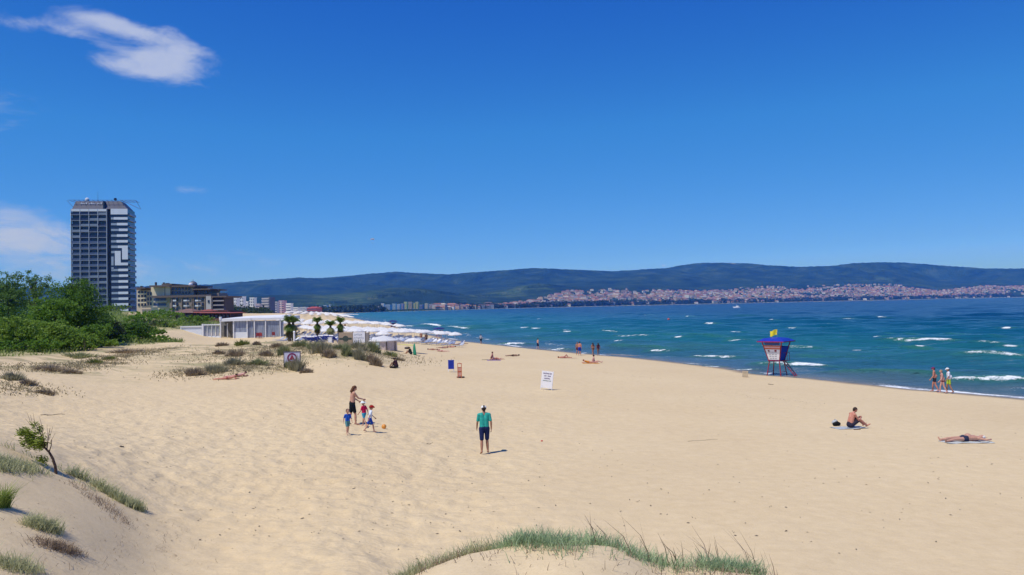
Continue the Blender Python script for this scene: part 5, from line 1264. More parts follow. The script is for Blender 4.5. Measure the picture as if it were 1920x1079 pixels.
def towel(p, rz, w, l, c, label, two=None):
    n, k = 12, 7; V = []; F = []
    for i in range(n+1):
        for j in range(k+1):
            x = (j/k - .5)*w; y = (i/n - .5)*l; X_ = p.x + x*math.cos(rz) - y*math.sin(rz); Y_ = p.y + x*math.sin(rz) + y*math.cos(rz); V.append((x, y, X_, Y_))
    A = np.array(V); Z = ground_np(A[:, 2], A[:, 3]) - p.z + .018 + .012*np.sin(A[:, 0]*9 + A[:, 1]*5)
    top = np.stack([A[:, 0], A[:, 1], Z], -1); bot = top - (0, 0, .03); VV = np.concatenate([top, bot]); m_ = (n+1)*(k+1)
    for i in range(n):
        for j in range(k): a = i*(k+1)+j; F.append((a, a+1, a+k+2, a+k+1)); F.append((m_+a, m_+a+k+1, m_+a+k+2, m_+a+1))
    me = np_mesh('beach_towel', VV, np.array(F), True); o = new_obj('beach_towel', me, None, cloth('towel', c)); o.location = p; o.rotation_euler.z = rz
    return tag(o, label, 'towel')

# the man in the teal shirt
p = spot(909, 852); figure('man', 'man from behind in teal t-shirt, navy shorts and white cap, alone mid beach', foot(p), R(8), 1.80, 'stand', 'tan', [('tshirt', (.035, .36, .30)), ('shorts', (.018, .028, .10), .86)], hair=(.03, .022, .018), hat=('cap', (.80, .80, .80)), pk=dict(stride=.07, armL=.05, armR=-.02), big=True)
# the group with the ball
p = spot(661, 798); figure('adult', 'bare-chested adult with shoulder-length brown hair and black shorts, tallest of the ball group', foot(p), R(-62), 1.78, 'walk', 'fair', [('shorts', (.012, .016, .022), .75)], hair=(.12, .055, .030), long_hair=True, pk=dict(stride=.13, lean=.05, nod=.04, reachL=(-.22, .36, 1.02), reachR=(.12, .46, 1.12)), big=True)
p = spot(652, 815); figure('child', 'small child in blue shirt and teal shorts, leftmost of the three children', foot(p), R(-150), .98, 'walk', 'fair', [('tshirt', (.02, .10, .50)), ('shorts', (.10, .26, .28), .7)], hair=(.07, .04, .025), pk=dict(stride=.22), big=True, scale_head=1.55)
p = spot(683, 801); figure('child', 'child in pink-red shirt, turquoise shorts and white sun hat reaching for the adult', foot(p), R(60), 1.08, 'walk', 'fair', [('tshirt', (.62, .015, .09)), ('shorts', (.05, .33, .50), .6)], hair=(.25, .14, .07), hat=('sunhat', (.74, .80, .78)), pk=dict(stride=.24), big=True, scale_head=1.45)
p = spot(694, 811); figure('child', 'child in white and blue shirt, blue shorts and red cap running to the ball', foot(p), R(-68), 1.08, 'walk', 'fair', [('tshirt', (.66, .72, .80)), ('shorts', (.02, .07, .42), .75)], hair=(.15, .08, .05), hat=('cap', (.42, .02, .02)), pk=dict(stride=.27, lean=.07), big=True, scale_head=1.45)
# seated and lying man at right
p = spot(1594, 803); figure('man', 'sunburnt man in dark shorts sitting on a pale towel, looking down', foot(p, .02), R(-80), 1.80, 'sit', 'red', [('shorts', (.035, .030, .05), .8)], hair=(.05, .035, .028), big=True)
towel(spot(1592, 803), R(12), 1.5, .8, (.40, .43, .45), 'pale blue-grey towel under the seated sunburnt man')
p = spot(1808, 828); figure('man', 'man in dark trunks and pale cap lying on his back at the far right', foot(p), R(-84), 1.82, 'lie', 'fair', [('trunks', (.03, .035, .07), .18)], hat=('plain', (.72, .68, .64)), pk=dict(overhead=True), big=True, belly=.6)
towel(spot(1812, 829), R(6), 1.9, .75, (.50, .52, .50), 'thin pale towel under the man lying on his back at right')
# three walkers by the water
p = spot(1753, 735); figure('walker', 'tanned walker with purple cap and dark shorts, left of the three at the water', foot(p), R(60), 1.74, 'walk', 'red', [('shorts', (.03, .035, .06), .45)], hair=(.1, .05, .04), hat=('cap', (.17, .03, .14)), pk=dict(stride=.16), big=True, sx=1.12, belly=.8)
p = spot(1768, 738); figure('walker', 'woman in dark red bikini, middle of the three walkers at the water', foot(p), R(75), 1.62, 'walk', 'pink', [('bikini_top', (.16, .012, .03)), ('bikini_bottom', (.16, .012, .03))], hair=(.30, .22, .14), pk=dict(stride=.18, lean=.05), big=True, sx=1.1, belly=.5)
p = spot(1780, 738); figure('walker', 'walker in loose white t-shirt, white cap and lime green shorts, right of the three', foot(p), R(70), 1.76, 'walk', 'tan', [('tshirt', (.74, .75, .80)), ('shorts', (.45, .62, .05), .6)], hair=(.1, .07, .05), hat=('cap', (.8, .8, .8)), pk=dict(stride=.15), big=True, sx=1.25, belly=1)
# figures at the far waterline
for i, a in enumerate([(1087, 667, 'bare-chested pair of walkers, man in blue shorts at the water edge', -10, 1.80, 'red', [('shorts', (.02, .05, .38), .75)]), (1083, 666.5, 'bare-chested tanned man just left of the one in blue shorts', 170, 1.72, 'tan', [('trunks', (.12, .03, .05), .4)]),
        (1112, 667, 'slim woman in dark bikini, left of the two by the water', 20, 1.66, 'tan', [('bikini_top', (.04, .02, .03)), ('bikini_bottom', (.04, .02, .03))]), (1122, 667.5, 'slim woman in dark swimsuit, right of the two by the water', 10, 1.66, 'dark', [('swimsuit', (.06, .02, .04))]),
        (1008.5, 656, 'bather in navy shorts standing alone at the water edge', -60, 1.72, 'fair', [('shorts', (.015, .02, .07), .8)]), (902, 645.5, 'bather in black shorts and pale shirt furthest along the water edge', 30, 1.74, 'tan', [('tshirt', (.5, .5, .52)), ('shorts', (.015, .015, .02), .8)])]):
    lab = ['man in blue shorts standing at the water edge beside a tanned man'][0] if i == 0 else a[2]
    figure('bather', lab, foot(spot(a[0], a[1])), R(a[3]), a[4], 'walk', a[5], a[6], hair=(.05, .03, .02), pk=dict(stride=.10), long_hair=(i in (2, 3)))
# sunbathers
P1 = spot(426, 712); figure('sunbather', 'sunburnt sunbather lying with feet to the left by the dune grass, nearer of two', foot(P1), R(-72), 1.72, 'prone', 'red', [('bikini_bottom', (.30, .05, .06))], hair=(.05, .03, .025))
P1 = spot(444, 707); figure('sunbather', 'sunburnt sunbather lying beside the dune grass, farther of two', foot(P1), R(-60), 1.70, 'prone', 'pink', [('briefs', (.15, .03, .04))], hair=(.06, .035, .03))
p = spot(744, 690); figure('sitter', 'person in dark clothes crouching on the sand below the dune tip', foot(p), R(60), 1.70, 'sit', 'dark', [('tshirt', (.05, .02, .03)), ('shorts', (.03, .02, .03), .7)], hair=(.04, .03, .03))
p = spot(924, 675); figure('sitter', 'tanned person sitting upright on a purple towel, head above the others', foot(p), R(-100), 1.72, 'sitstraight', 'red', [('trunks', (.10, .03, .20), .4)], hair=(.07, .04, .02))
p = spot(931, 675); figure('sitter', 'person lying curled beside the one sitting on the purple towel', foot(p), R(100), 1.62, 'prone', 'fair', [('bikini_bottom', (.10, .03, .25))], hair=(.10, .05, .03))
towel(spot(926, 676), R(5), 1.5, .9, (.16, .06, .36), 'purple towel under the sitting pair')
towel(spot(914, 675), R(2), 1.2, .8, (.25, .22, .12), 'olive towel left of the purple one')
p = spot(962, 668.5); figure('sunbather', 'dark-tanned sunbather lying flat right of the purple towel', foot(p), R(-91), 1.75, 'lie', 'dark', [('trunks', (.03, .02, .02), .3)], hair=(.03, .02, .02), pk=dict(overhead=False))
p = spot(1058, 672); figure('sunbather', 'sunburnt sunbather lying with one knee up on bare sand', foot(p), R(95), 1.70, 'lie', 'red', [('briefs', (.25, .04, .05))], hair=(.10, .03, .02), pk=dict(overhead=False, bent=1.0))
towel(spot(1066, 672), R(3), 2.0, .8, (.55, .33, .22), 'peach towel under the sunbather with one knee up')
p = spot(1105, 681); figure('sitter', 'sunbather with red-brown hair lying propped on the orange towel', foot(p), R(80), 1.66, 'prone', 'red', [('swimsuit', (.55, .20, .03))], hair=(.20, .06, .03))
p = spot(1114, 681); figure('sitter', 'dark-haired person sitting upright on the right of the orange towel', foot(p), R(-90), 1.66, 'sitstraight', 'pink', [('bikini_bottom', (.5, .3, .35))], hair=(.02, .015, .015))
towel(spot(1108, 682), R(5), 1.7, .9, (.70, .30, .06), 'orange towel under the two by the water')
p = spot(771, 665); figure('sitter', 'person in black sitting against the green wind shelter', foot(p), R(70), 1.72, 'sit', 'tan', [('tshirt', (.02, .03, .025)), ('shorts', (.04, .04, .05), .8)], hair=(.04, .03, .02))
for i, (u, v, rz, sk, po, lab) in enumerate([(799.5, 646, 30, 'dark', 'stand', 'dark-tanned bather standing before the loungers, near the stand'), (812, 657, 80, 'tan', 'lie', 'sunbather lying nearest below the striped loungers'), (830, 653.5, -88, 'tan', 'lie', 'brown sunbather stretched behind the nearest one below the loungers'), (845, 652, -92, 'red', 'lie', 'sunbather lying right of the stretched brown one'),
        (829, 660, 85, 'pink', 'prone', 'pink sunbather lying alone in front of the others'), (852, 647, 100, 'tan', 'prone', 'sunbather lying below the last umbrella'), (868, 645.5, 88, 'dark', 'lie', 'dark sunbather closest to the water by the last umbrella'), (790, 641, 0, 'tan', 'stand', 'bather standing among the striped loungers'), (572, 617, 0, 'dark', 'stand', 'bather walking on open sand between two palms'), (581, 622, 40, 'red', 'stand', 'bather in red walking just left of the slim palm'), (647, 619, 0, 'dark', 'stand', 'bather standing by the umbrellas right of the palms')]):
    figure('bather', lab, foot(spot(u, v)), R(rz), 1.72, po, sk, [('briefs', [(.05, .03, .05), (.3, .05, .05), (.05, .1, .3)][i % 3])], hair=(.05, .035, .03), pk=dict(overhead=False, stride=.1))
# ================================================================ BEACH THINGS
blue = paint('tower_blue_paint', (.012, .035, .36), .45, .15, 2)
redp = paint('tower_red_paint', (.30, .018, .035), .45, .15, 2)
orange = paint('orange_paint', (.58, .13, .05), .5, .12, 2)
whitep = paint('white_paint', (.84, .83, .84), .5, .05, 2)
navy = paint('navy_ink', (.10, .05, .16), .6); greyg = paint('grey_green_ink', (.20, .26, .21), .6); winered = paint('wine_red', (.30, .02, .05), .5)
def lerp3(a, b, t): return tuple(a[i] + (b[i]-a[i])*t for i in range(3))
def slab_quad(m, a, b, c, d, th):
    """thick panel through four corners (a b bottom, c d top), outward normal by (b-a)x(d-a)"""
    a, b, c, d = map(Vector, (a, b, c, d)); n = (b-a).cross(d-a).normalized()*th
    m.hexa([a, b, b-n, a-n], [d, c, c-n, d-n])
def lifeguard_tower(p, rz, s, label, detail=True, purple=None, group='lifeguard towers along the shore'):
    T = thing('lifeguard_tower', label, 'lifeguard tower', tuple(p), rz, group); T.scale = (s, s, s)
    bl = purple or blue
    zb, zt, hb, ht = 1.28, 2.85, .46, .84; zw = 2.42; hw = hb + (ht-hb)*(zw-zb)/(zt-zb)
    for sx in (-1, 1):
        for sy in (-1, 1): MB().tube((sx*.62, sy*.62, -.2), (sx*hb*.9, sy*hb*.9, zb), .045, .04, 8).build('leg', redp, T)
    if detail:
        m = MB(); 
        for sx in (-1, 1): m.tube((sx*.56, -.56, .35), (sx*.56, .56, .35), .02)
        m.build('brace', redp, T)
    MB().box(-hb-.06, hb+.06, -hb-.06, hb+.06, zb-.06, zb).build('floor', redp, T)
    # front (local -y) white notice face, right (local +x) blue face, others blue
    fc = {'-y': ((-hb, -hb), (hb, -hb)), '+x': ((hb, -hb), (hb, hb)), '+y': ((hb, hb), (-hb, hb)), '-x': ((-hb, hb), (-hb, -hb))}
    k = hw/hb
    for key, (a, b) in fc.items():
        m = MB(); slab_quad(m, (*a, zb), (*b, zb), (b[0]*k, b[1]*k, zw), (a[0]*k, a[1]*k, zw), .04); m.build('wall', bl, T)
    kt = ht/hb
    for sx in (-1, 1):
        for sy in (-1, 1): MB().tube((sx*hb, sy*hb, zb-.02), (sx*ht, sy*ht, zt), .05, .05, 6).build('corner_post', redp, T)
    m = MB(); r0 = 1.14
    m.hexa([(-r0, -r0, zt-.06), (r0, -r0, zt-.06), (r0, r0, zt-.06), (-r0, r0, zt-.06)], [(-r0, -r0, zt+.02), (r0, -r0, zt+.02), (r0, r0, zt+.02), (-r0, r0, zt+.02)])
    m.build('roof_rim', redp if detail else bl, T)
    m = MB(); m.hexa([(-r0+.01, -r0+.01, zt+.02), (r0-.01, -r0+.01, zt+.02), (r0-.01, r0-.01, zt+.02), (-r0+.01, r0-.01, zt+.02)], [(-.72, -.72, zt+.24), (.72, -.72, zt+.24), (.72, .72, zt+.24), (-.72, .72, zt+.24)])
    m.hexa([(-.72, -.72, zt+.24), (.72, -.72, zt+.24), (.72, .72, zt+.24), (-.72, .72, zt+.24)], [(-.2, -.2, zt+.32), (.2, -.2, zt+.32), (.2, .2, zt+.32), (-.2, .2, zt+.32)]); m.build('roof', bl, T)
    if detail:
        def on_front(x0, x1, z0, z1, off, nm, mat):          # panel on the sloped front face
            def P(x, z):
                t_ = (z-zb)/(zt-zb); hh = hb + (ht-hb)*t_; return (x*hh, -hh - off, z)
            m = MB(); slab_quad(m, P(x0, z0), P(x1, z0), P(x1, z1), P(x0, z1), .02); return m.build(nm, mat, T)
        npan = on_front(-.92, .92, 1.34, 2.20, .03, 'notice_panel', whitep); hbd = on_front(-1.0, 1.0, 2.21, 2.52, .035, 'header_board', orange)
        on_front(-.9, .9, 2.30, 2.43, .05, 'header_strip', paint('pink_strip', (.75, .42, .40), .5)).parent = hbd
        for i in range(4):
            for j in range(3):
                x = -.62 + j*.42; z = 1.44 + i*.165; on_front(x, x + .30, z, z + .05 + .02*((i+j) % 2), .045, 'notice_line', paint('grey_print', (.42, .43, .46))).parent = npan
        on_front(.25, .50, 2.02, 2.16, .048, 'red_mark', winered).parent = npan; on_front(-.62, -.42, 2.02, 2.14, .048, 'red_mark', paint('brown_mark', (.28, .12, .12))).parent = npan
        on_front(-.8, .8, 2.56, 2.78, .0, 'window_shade', paint('window_blue', (.02, .06, .26), .3))
        m = MB(); 
        P0, P1 = (hb+.15, .36), (2.05, .36)
        for yy in (-.02, .40): m.tube((hb+.05, yy, zb), (1.62, yy, -.1), .035, .035, 6)
        lad = m.build('ladder', redp, T)
        for i in range(6):
            t_ = (i+.6)/6.3; x = hb+.05 + (1.62-hb-.05)*t_; z = zb - (zb+.1)*t_; MB().box(x-.05, x+.05, -.02, .40, z-.02, z+.02).build('rung', redp, lad)
        m = MB(); m.box(hb, hb+.50, -.05, .43, zb-.03, zb); m.build('landing', redp, T)
        m = MB()
        for (x, y) in ((hb+.46, -.04), (hb+.46, .42)): m.tube((x, y, zb), (x, y, zb+.62), .018)
        m.tube((hb+.05, -.04, zb+.62), (hb+.46, -.04, zb+.62), .018); m.tube((hb+.46, -.04, zb+.62), (hb+.46, .42, zb+.62), .018); m.build('handrail', winered, T)
        fp = MB().tube((.1, 0, zt+.3), (.1, 0, zt+.98), .014).build('flag_pole', paint('pole_grey', (.3, .3, .3)), T)
        V = []; F = []
        for i in range(9):
            for j in range(6):
                x = i/8*.66; z = j/5*.44; V.append((.1 - x*.95, .08*math.sin(i*.9 + j*.3), zt + .50 + z - x*.22 + .04*math.sin(i*.8)))
        for i in range(8):
            for j in range(5): a = i*6+j; F.append((a, a+1, a+7, a+6))
        new_obj('flag', np_mesh('flag', np.array(V), np.array(F), True), fp, cloth('yellow_flag', (.80, .66, .04)))
    return T
q = on_ground(1457, 705, 40, 90); lifeguard_tower(q, R(-43), 1.08, 'blue and red lifeguard tower with notice panel and yellow flag at the water')
q = on_ground(823, 638, 90, 200); lifeguard_tower(q, R(30), .80, 'dark blue lifeguard tower standing among the umbrellas near their seaward end', False, paint('indigo_paint', (.03, .025, .16), .5))
pp = at_d(736, 575, 215); lifeguard_tower((pp.x, 215, max(0, gz(pp.x, 215))), R(20), .95, 'small purple-blue lifeguard tower farther up the beach against the water', False, paint('indigo_paint', (.03, .025, .16), .5))

# white notice board on posts
p = spot(1024, 731.5); D = p.y; u1 = D/FPX
T = thing('notice_board', 'white notice board with lines of purple print standing alone on the sand', 'sign', tuple(p), R(-14)); T.rotation_euler = (0, R(7), R(-14))
bw_, bz0, bz1 = .37, .12, 1.26
brd = MB().box(-bw_, bw_, -.02, .02, bz0, bz1).build('board', whitep, T)
for sx in (-1, 1): MB().tube((sx*(bw_+.015), .0, -.2), (sx*(bw_+.015), .0, bz1+.02), .02).build('post', whitep, T)
rows = [(1.06, .085, [(-.30, -.22), (-.205, -.13), (-.115, -.05), (-.035, .03), (.045, .10), (.14, .20), (.215, .28)], navy), (.90, .075, [(-.22, -.15), (-.135, -.07), (.02, .08), (.095, .16), (.175, .22)], navy), (.735, .075, [(-.20, -.13), (-.115, -.05), (-.035, .03), (.045, .11), (.125, .19)], navy), (.585, .06, [(-.28, -.23), (-.215, -.16), (-.145, -.09), (-.075, -.02), (-.005, .05), (.065, .11), (.16, .21), (.225, .28)], greyg)]
for z, hh, segs, mt in rows:
    m = MB()
    for i, (a, b) in enumerate(segs):       # letter-like strokes, too small in the photograph to read
        m.box(a, a+.018, -.026, -.02, z, z+hh); m.box(b-.018, b, -.026, -.02, z, z+hh)
        zz = z + hh*(.0, .42, .78, .42)[i % 4]; m.box(a, b, -.026, -.02, zz, zz+.018)
    m.build('print_line', mt, brd)

# framed warning sign on the dune
p = on_ground(548, 690, 40, 100); D = p.y; k_ = D/FPX
T = thing('warning_sign', 'framed white sign with a purple-red ring and triangle, standing in the dune shrubs', 'sign', tuple(p), R(6))
w2, h2, zc_ = 14.2*k_, 10.5*k_, 18.5*k_
brd = MB().box(-w2, w2, -.02, .02, zc_-h2, zc_+h2).build('board', paint('lavender_white', (.62, .60, .70), .5, .06, 2), T)
fr = paint('sign_frame', (.09, .075, .11), .6)
for a in ((-w2-.05, w2+.05, zc_+h2, zc_+h2+.07), (-w2-.05, w2+.05, zc_-h2-.06, zc_-h2)): MB().box(a[0], a[1], -.04, .03, a[2], a[3]).build('frame', fr, T)
for sx in (-1, 1): MB().tube((sx*(w2+.03), 0, -.3), (sx*(w2+.03), 0, zc_+h2+.05), .035).build('post', fr, T)
m = MB(); n = 28; ro, ri = h2*.86, h2*.60
for i in range(n):
    a0, a1 = 2*math.pi*i/n, 2*math.pi*(i+1)/n
    m.hexa([(ri*math.cos(a0), -.02, zc_+ri*math.sin(a0)), (ri*math.cos(a1), -.02, zc_+ri*math.sin(a1)), (ri*math.cos(a1), -.035, zc_+ri*math.sin(a1)), (ri*math.cos(a0), -.035, zc_+ri*math.sin(a0))], [(ro*math.cos(a0), -.02, zc_+ro*math.sin(a0)), (ro*math.cos(a1), -.02, zc_+ro*math.sin(a1)), (ro*math.cos(a1), -.035, zc_+ro*math.sin(a1)), (ro*math.cos(a0), -.035, zc_+ro*math.sin(a0))])
m.build('ring', paint('purple_red', (.20, .02, .09), .5), brd)
m = MB(); ti = h2*.58
m.hexa([(-ti*.85, -.024, zc_-ti*.55), (ti*.85, -.024, zc_-ti*.55), (ti*.85, -.042, zc_-ti*.55), (-ti*.85, -.042, zc_-ti*.55)], [(-.02, -.024, zc_+ti*.9), (.02, -.024, zc_+ti*.9), (.02, -.042, zc_+ti*.9), (-.02, -.042, zc_+ti*.9)]); m.build('triangle', winered, brd)

# blue bin, orange stand, ball and small things
p = spot(846, 698); k_ = p.y/FPX; T = thing('bin_stand', 'upright blue panel bin on thin white legs', 'bin', tuple(p), R(8))
MB().box(-.24, .24, -.14, .14, .26, .98).build('bin_body', blue, T); MB().box(-.255, .255, -.155, .155, .96, 1.0).build('bin_rim', paint('bin_rim', (.02, .06, .40)), T)
for sx in (-1, 1):
    for sy in (-1, 1): MB().tube((sx*.22, sy*.12, -.1), (sx*.22, sy*.12, .27), .015).build('leg', whitep, T)
p = spot(862, 709.5); T = thing('orange_stand', 'narrow orange board with three cut-out holes beside the blue bin', 'sign', tuple(p), R(10))
m = MB()
for sx in (-.16, .12): m.box(sx, sx+.045, -.02, .02, -.1, 1.14)
for z in (0.14, .46, .50, .80, 1.10): m.box(-.16, .165, -.02, .02, z, z+.05)
m.build('frame', orange, T)
MB().box(-.115, .12, -.012, .012, .19, .46).build('panel', paint('pale_orange', (.68, .36, .26)), T); MB().box(-.115, .12, -.012, .012, .55, .80).build('panel', paint('pale_orange', (.68, .36, .26)), T)
MB().box(-.20, .38, .02, .34, -.02, .10).build('ground_patch', paint('stand_shadow', (.05, .035, .03)), T)  # dark slab painted as the stand's shadow, cast to the right
p = spot(720, 804); m = MB().ball((0, 0, .09), .105, n=16); o = m.build('beach_ball', None or paint('ball_orange_yellow', (.72, .30, .05), .4, .35, 2.2), None, True); o.location = p; tag(o, 'orange and yellow ball on the sand right of the child in the red cap', 'ball')
p = spot(1016, 828); m = MB().ball((0, 0, .02), .05, .05, .035, n=8); o = m.build('red_bottle_cap', paint('red_plastic2', (.5, .05, .03)), None, True); o.location = p; tag(o, 'tiny red object lying on the open sand', 'litter')
p = spot(1397, 708); T = thing('slatted_board', 'small weathered wooden slat board leaning on the sand left of the lifeguard tower', 'board', tuple(p), R(-25)); T.rotation_euler = (R(-18), 0, R(-25))
for i in range(5): MB().box(-.22 + i*.095, -.145 + i*.095, -.012, .012, 0, .56).build('slat', paint('weathered_wood', (.40, .31, .20), .9, .2, 4), T)
for z in (.08, .44): MB().box(-.24, .26, .014, .034, z, z+.05).build('rail', paint('weathered_wood', (.40, .31, .20), .9, .2, 4), T)
def soft(name, label, u, v, rz, w, d, h, c, cat='bag'):
    p = spot(u, v); m = MB(); capsule(m, V3(-w/2, 0, h*.45), V3(w/2, 0, h*.45), h*.45, h*.42); capsule(m, V3(-w/3, d/2, h*.4), V3(w/3, d/3, h*.6), h*.4, h*.4)
    me = remesh(m, name, .02, 1); T = thing(name, label, cat, tuple(p), rz); new_obj('body', me, T, cloth(name, c)); 
    m2 = MB(); 
    for i in range(6): a0, a1 = math.pi*i/6, math.pi*(i+1)/6; m2.tube((-w*.3*math.cos(a0), 0, h*.8 + h*.35*math.sin(a0)), (-w*.3*math.cos(a1), 0, h*.8 + h*.35*math.sin(a1)), .012, n=5)
    m2.build('strap', cloth(name, c), T); return T
soft('backpack', 'black backpack lying behind the sunburnt seated man', 1569, 799, .3, .24, .14, .20, (.012, .013, .016)); soft('beach_bag', 'pale grey crumpled bag behind the black backpack', 1566, 797, -.4, .10, .06, .24, (.42, .44, .46))
soft('black_bag', 'black bag on the sand left of the crouching person in dark clothes', 738, 691, .2, .5, .2, .2, (.015, .013, .013))
p = spot(1607, 806); o = MB().box(-.14, .14, -.05, .05, 0, .03).build('sandal', cloth('sandal', (.12, .07, .05))); o.location = p; tag(o, 'dark sandal on the sand at the seated man\'s feet', 'sandal')
# driftwood and twigs on the sand
for i, (u0, v0, u1, v1, r, lab) in enumerate([(76, 779, 122, 778, .02, 'long thin stick lying above the sapling'), (1290, 828, 1345, 824, .008, 'thin wavy twig on the right-hand open sand'), (800, 833, 812, 831, .012, 'short twig between the ball and the man in teal'), (1440, 721, 1450, 722, .03, 'dark stick just below the lifeguard tower'), (225, 838, 232, 839, .02, 'short dark stick right of the sapling')]):
    a, b = spot(u0, v0), spot(u1, v1); m = MB(); pts = []
    for j in range(7):
        q = a.lerp(b, j/6); q.z = gz(q.x, q.y) + r*.6; pts.append(q - a + V3(0, .05*math.sin(j*1.7), 0))
    m.path(pts, [r*(1-.09*j) for j in range(7)], 5); o = m.build('driftwood', bark, None); o.location = a; tag(o, lab, 'stick', 'sticks lying on the sand')

# green wind shelter and white parasol
p = spot(779, 666); T = thing('wind_shelter', 'green fabric wind shelter with a person leaning before it', 'shelter', tuple(p), R(100))
V = []; F = []
for i in range(11):
    for j in range(8):
        a = math.pi*(i/10); h = j/7; r_ = .62*(1 - h**2.2*.72); V.append((r_*math.cos(a)*.8, r_*math.sin(a)*.55 - .1 + h*.15, 1.28*h + .02*math.sin(i*2.1)))
for i in range(10):
    for j in range(7): a = i*8+j; F.append((a, a+8, a+9, a+1))
so = new_obj('fabric', np_mesh('fabric', np.array(V), np.array(F), True), T, cloth('green_nylon', (.03, .23, .14))); md = so.modifiers.new('t', 'SOLIDIFY'); md.thickness = .02
MB().tube((0, .0, 0), (0, .07, 1.3), .015).build('pole', paint('pole_grey', (.3, .3, .3)), T)
can_n = 8
def canopy_mesh(r, h, mat, name='canopy'):
    V = [(0, 0, h)]; F = []
    for k, (q, z) in enumerate(((.55, h*.62), (1.0, 0.0), (1.0, -.14))):
        for i in range(can_n*2):
            a = math.pi*i/can_n; rr = r*q*(1 if i % 2 == 0 else .965); V.append((rr*math.cos(a), rr*math.sin(a), z - (0 if i % 2 == 0 else .04)))
    n = can_n*2
    for i in range(n): F.append((0, 1+i, 1+(i+1) % n))
    for k in range(2):
        for i in range(n): a = 1+k*n; F.append((a+i, a+n+i, a+n+(i+1) % n, a+(i+1) % n))
    me = bpy.data.meshes.new(name); me.from_pydata(V, [], F); me.materials.append(mat); return me
umat = NT('umbrella_cloth', .9, .1); umat.col(umat.ramp(umat.noise(umat.coord(), 2.0, 3), [(.3, (.76, .76, .77)), (.7, (.86, .86, .86))])); tr_n = umat.n('ShaderNodeBsdfTranslucent'); tr_n.inputs[0].default_value = (.8, .8, .82, 1); mxn = umat.n('ShaderNodeMixShader'); mxn.inputs[0].default_value = .3
umat.link(umat.b.outputs[0], mxn.inputs[1]); umat.link(tr_n.outputs[0], mxn.inputs[2]); umat.link(mxn.outputs[0], umat.t.nodes['Material Output'].inputs[0]); umat = umat.m
CAN = canopy_mesh(1.42, .52, umat); CAN2 = canopy_mesh(1.25, .44, umat)
POLE = MB().tube((0, 0, -.2), (0, 0, 2.35), .03, n=6).mesh('pole'); POLE.materials.append(paint('pole_white', (.6, .6, .6)))
def umbrella(x, y, label, group, s=1.0, z=None, can=None, small=False):
    z = gz(x, y) if z is None else z; T = thing('beach_umbrella', label, 'umbrella', (x, y, z), pr.uniform(0, 6.28), group); T.scale = (s, s, s)
    c = new_obj('canopy', can or CAN, T); c.location.z = 1.95; c.rotation_euler = (pr.normal()*.03, pr.normal()*.03, 0)
    new_obj('pole', POLE, T); return T
p = spot(775, 662); umbrella(p.x, p.y, 'single white parasol over the green wind shelter', None, .72)
o = soft('dark_bag', 'dark bag hanging left under the single white parasol', 764, 655, 0, .5, .2, .3, (.06, .05, .06))
p = spot(758, 647); o = towel(p, R(5), 3.0, 2.2, (.62, .60, .10), 'yellow sheet spread on the sand right of the round hut')

# umbrellas and loungers in rows
pr = np.random.default_rng(77)
uG, lG = 'white umbrellas in rows along the beach', 'loungers in rows under the umbrellas'
lf = MB(); lf.box(-.30, .30, -.95, .40, .26, .31)
for sx in (-.27, .27):
    for y in (-.9, .3): lf.tube((sx, y, 0), (sx, y, .28), .022, n=4)
lf.hexa([(-.30, .40, .26), (.30, .40, .26), (.30, .40, .31), (-.30, .40, .31)], [(-.30, 1.0, .62), (.30, 1.0, .62), (.30, .96, .67), (-.30, .96, .67)])
def lmesh(c, fr_):
    me = lf.mesh('sun_lounger'); me.materials.append(c); return me
LM = [lmesh(paint('lounger_grey', (.40, .42, .48), .6), 0), lmesh(paint('lounger_white', (.68, .68, .70), .6), 0), lmesh(paint('lounger_blue_grey', (.22, .26, .38), .6), 0), lmesh(paint('lounger_dark', (.12, .11, .14), .6), 0)]
nL = 0; nU = 0; spots = []
def lounger(x, y, rz, mi, label=None, group=lG):
    global nL
    if nL >= 290: return
    o = new_obj('sun_lounger', LM[mi]); o.location = (x, y, gz(x, y)); o.rotation_euler.z = rz; nL += 1
    tag(o, label or 'grey or white lounger standing in the rows under the white umbrellas', 'sun lounger', group)
# first block: rows run inland from the water
def shore_x(y): return float(np.interp(y, SA[:, 1][1:20], SA[:, 0][1:20]))
extra = []
for blk, (y0, y1, dy, off0, ncol, dx) in enumerate([(129, 160, 4.0, 10.5, 9, 2.7), (200, 256, 4.6, 7, 12, 3.0), (480, 1100, 10.0, 8, 9, 5.0)]):
    y = y0; row = 0
    while y < y1:
        xs = shore_x(y)
        for c in range(ncol):
            x = xs - off0*(1 if blk else 1) - c*dx + pr.normal()*.25; yy = y + pr.normal()*.3 + (c*.25 if blk == 0 else 0)
            if blk == 0 and c > 10 and row < 2: continue
            spots.append((math.hypot(x, yy), x, yy, blk, row, c))
        y += dy; row += 1
spots.sort()
for i, (r, x, y, blk, row, c) in enumerate(spots):
    if i < 290: umbrella(x, y, 'white umbrella standing in the dense rows along the beach', uG, .84 if blk == 0 else .9)
    else: extra.append((x, y))
    if blk == 0:
        for sx in (-.75, .75): lounger(x + sx, y - .7, R(-35) + pr.normal()*.12, int(pr.choice([0, 0, 1, 1, 2, 3])))
mm = MB(); cv = [tuple(v.co) for v in CAN.vertices]; cf = [tuple(p_.vertices) for p_ in CAN.polygons]
for x, y in extra:
    z = gz(x, y) + 1.95; n = len(mm.v); mm.v += [(x+a, y+b, z+c) for a, b, c in cv]; mm.f += [tuple(n+q for q in f) for f in cf]; mm.tube((x, y, z-2), (x, y, z), .04, n=4)
o = mm.build('far_umbrellas', umat); kind(o, 'stuff'); tag(o, 'countless white umbrellas on the far stretch of the beach', 'umbrellas')
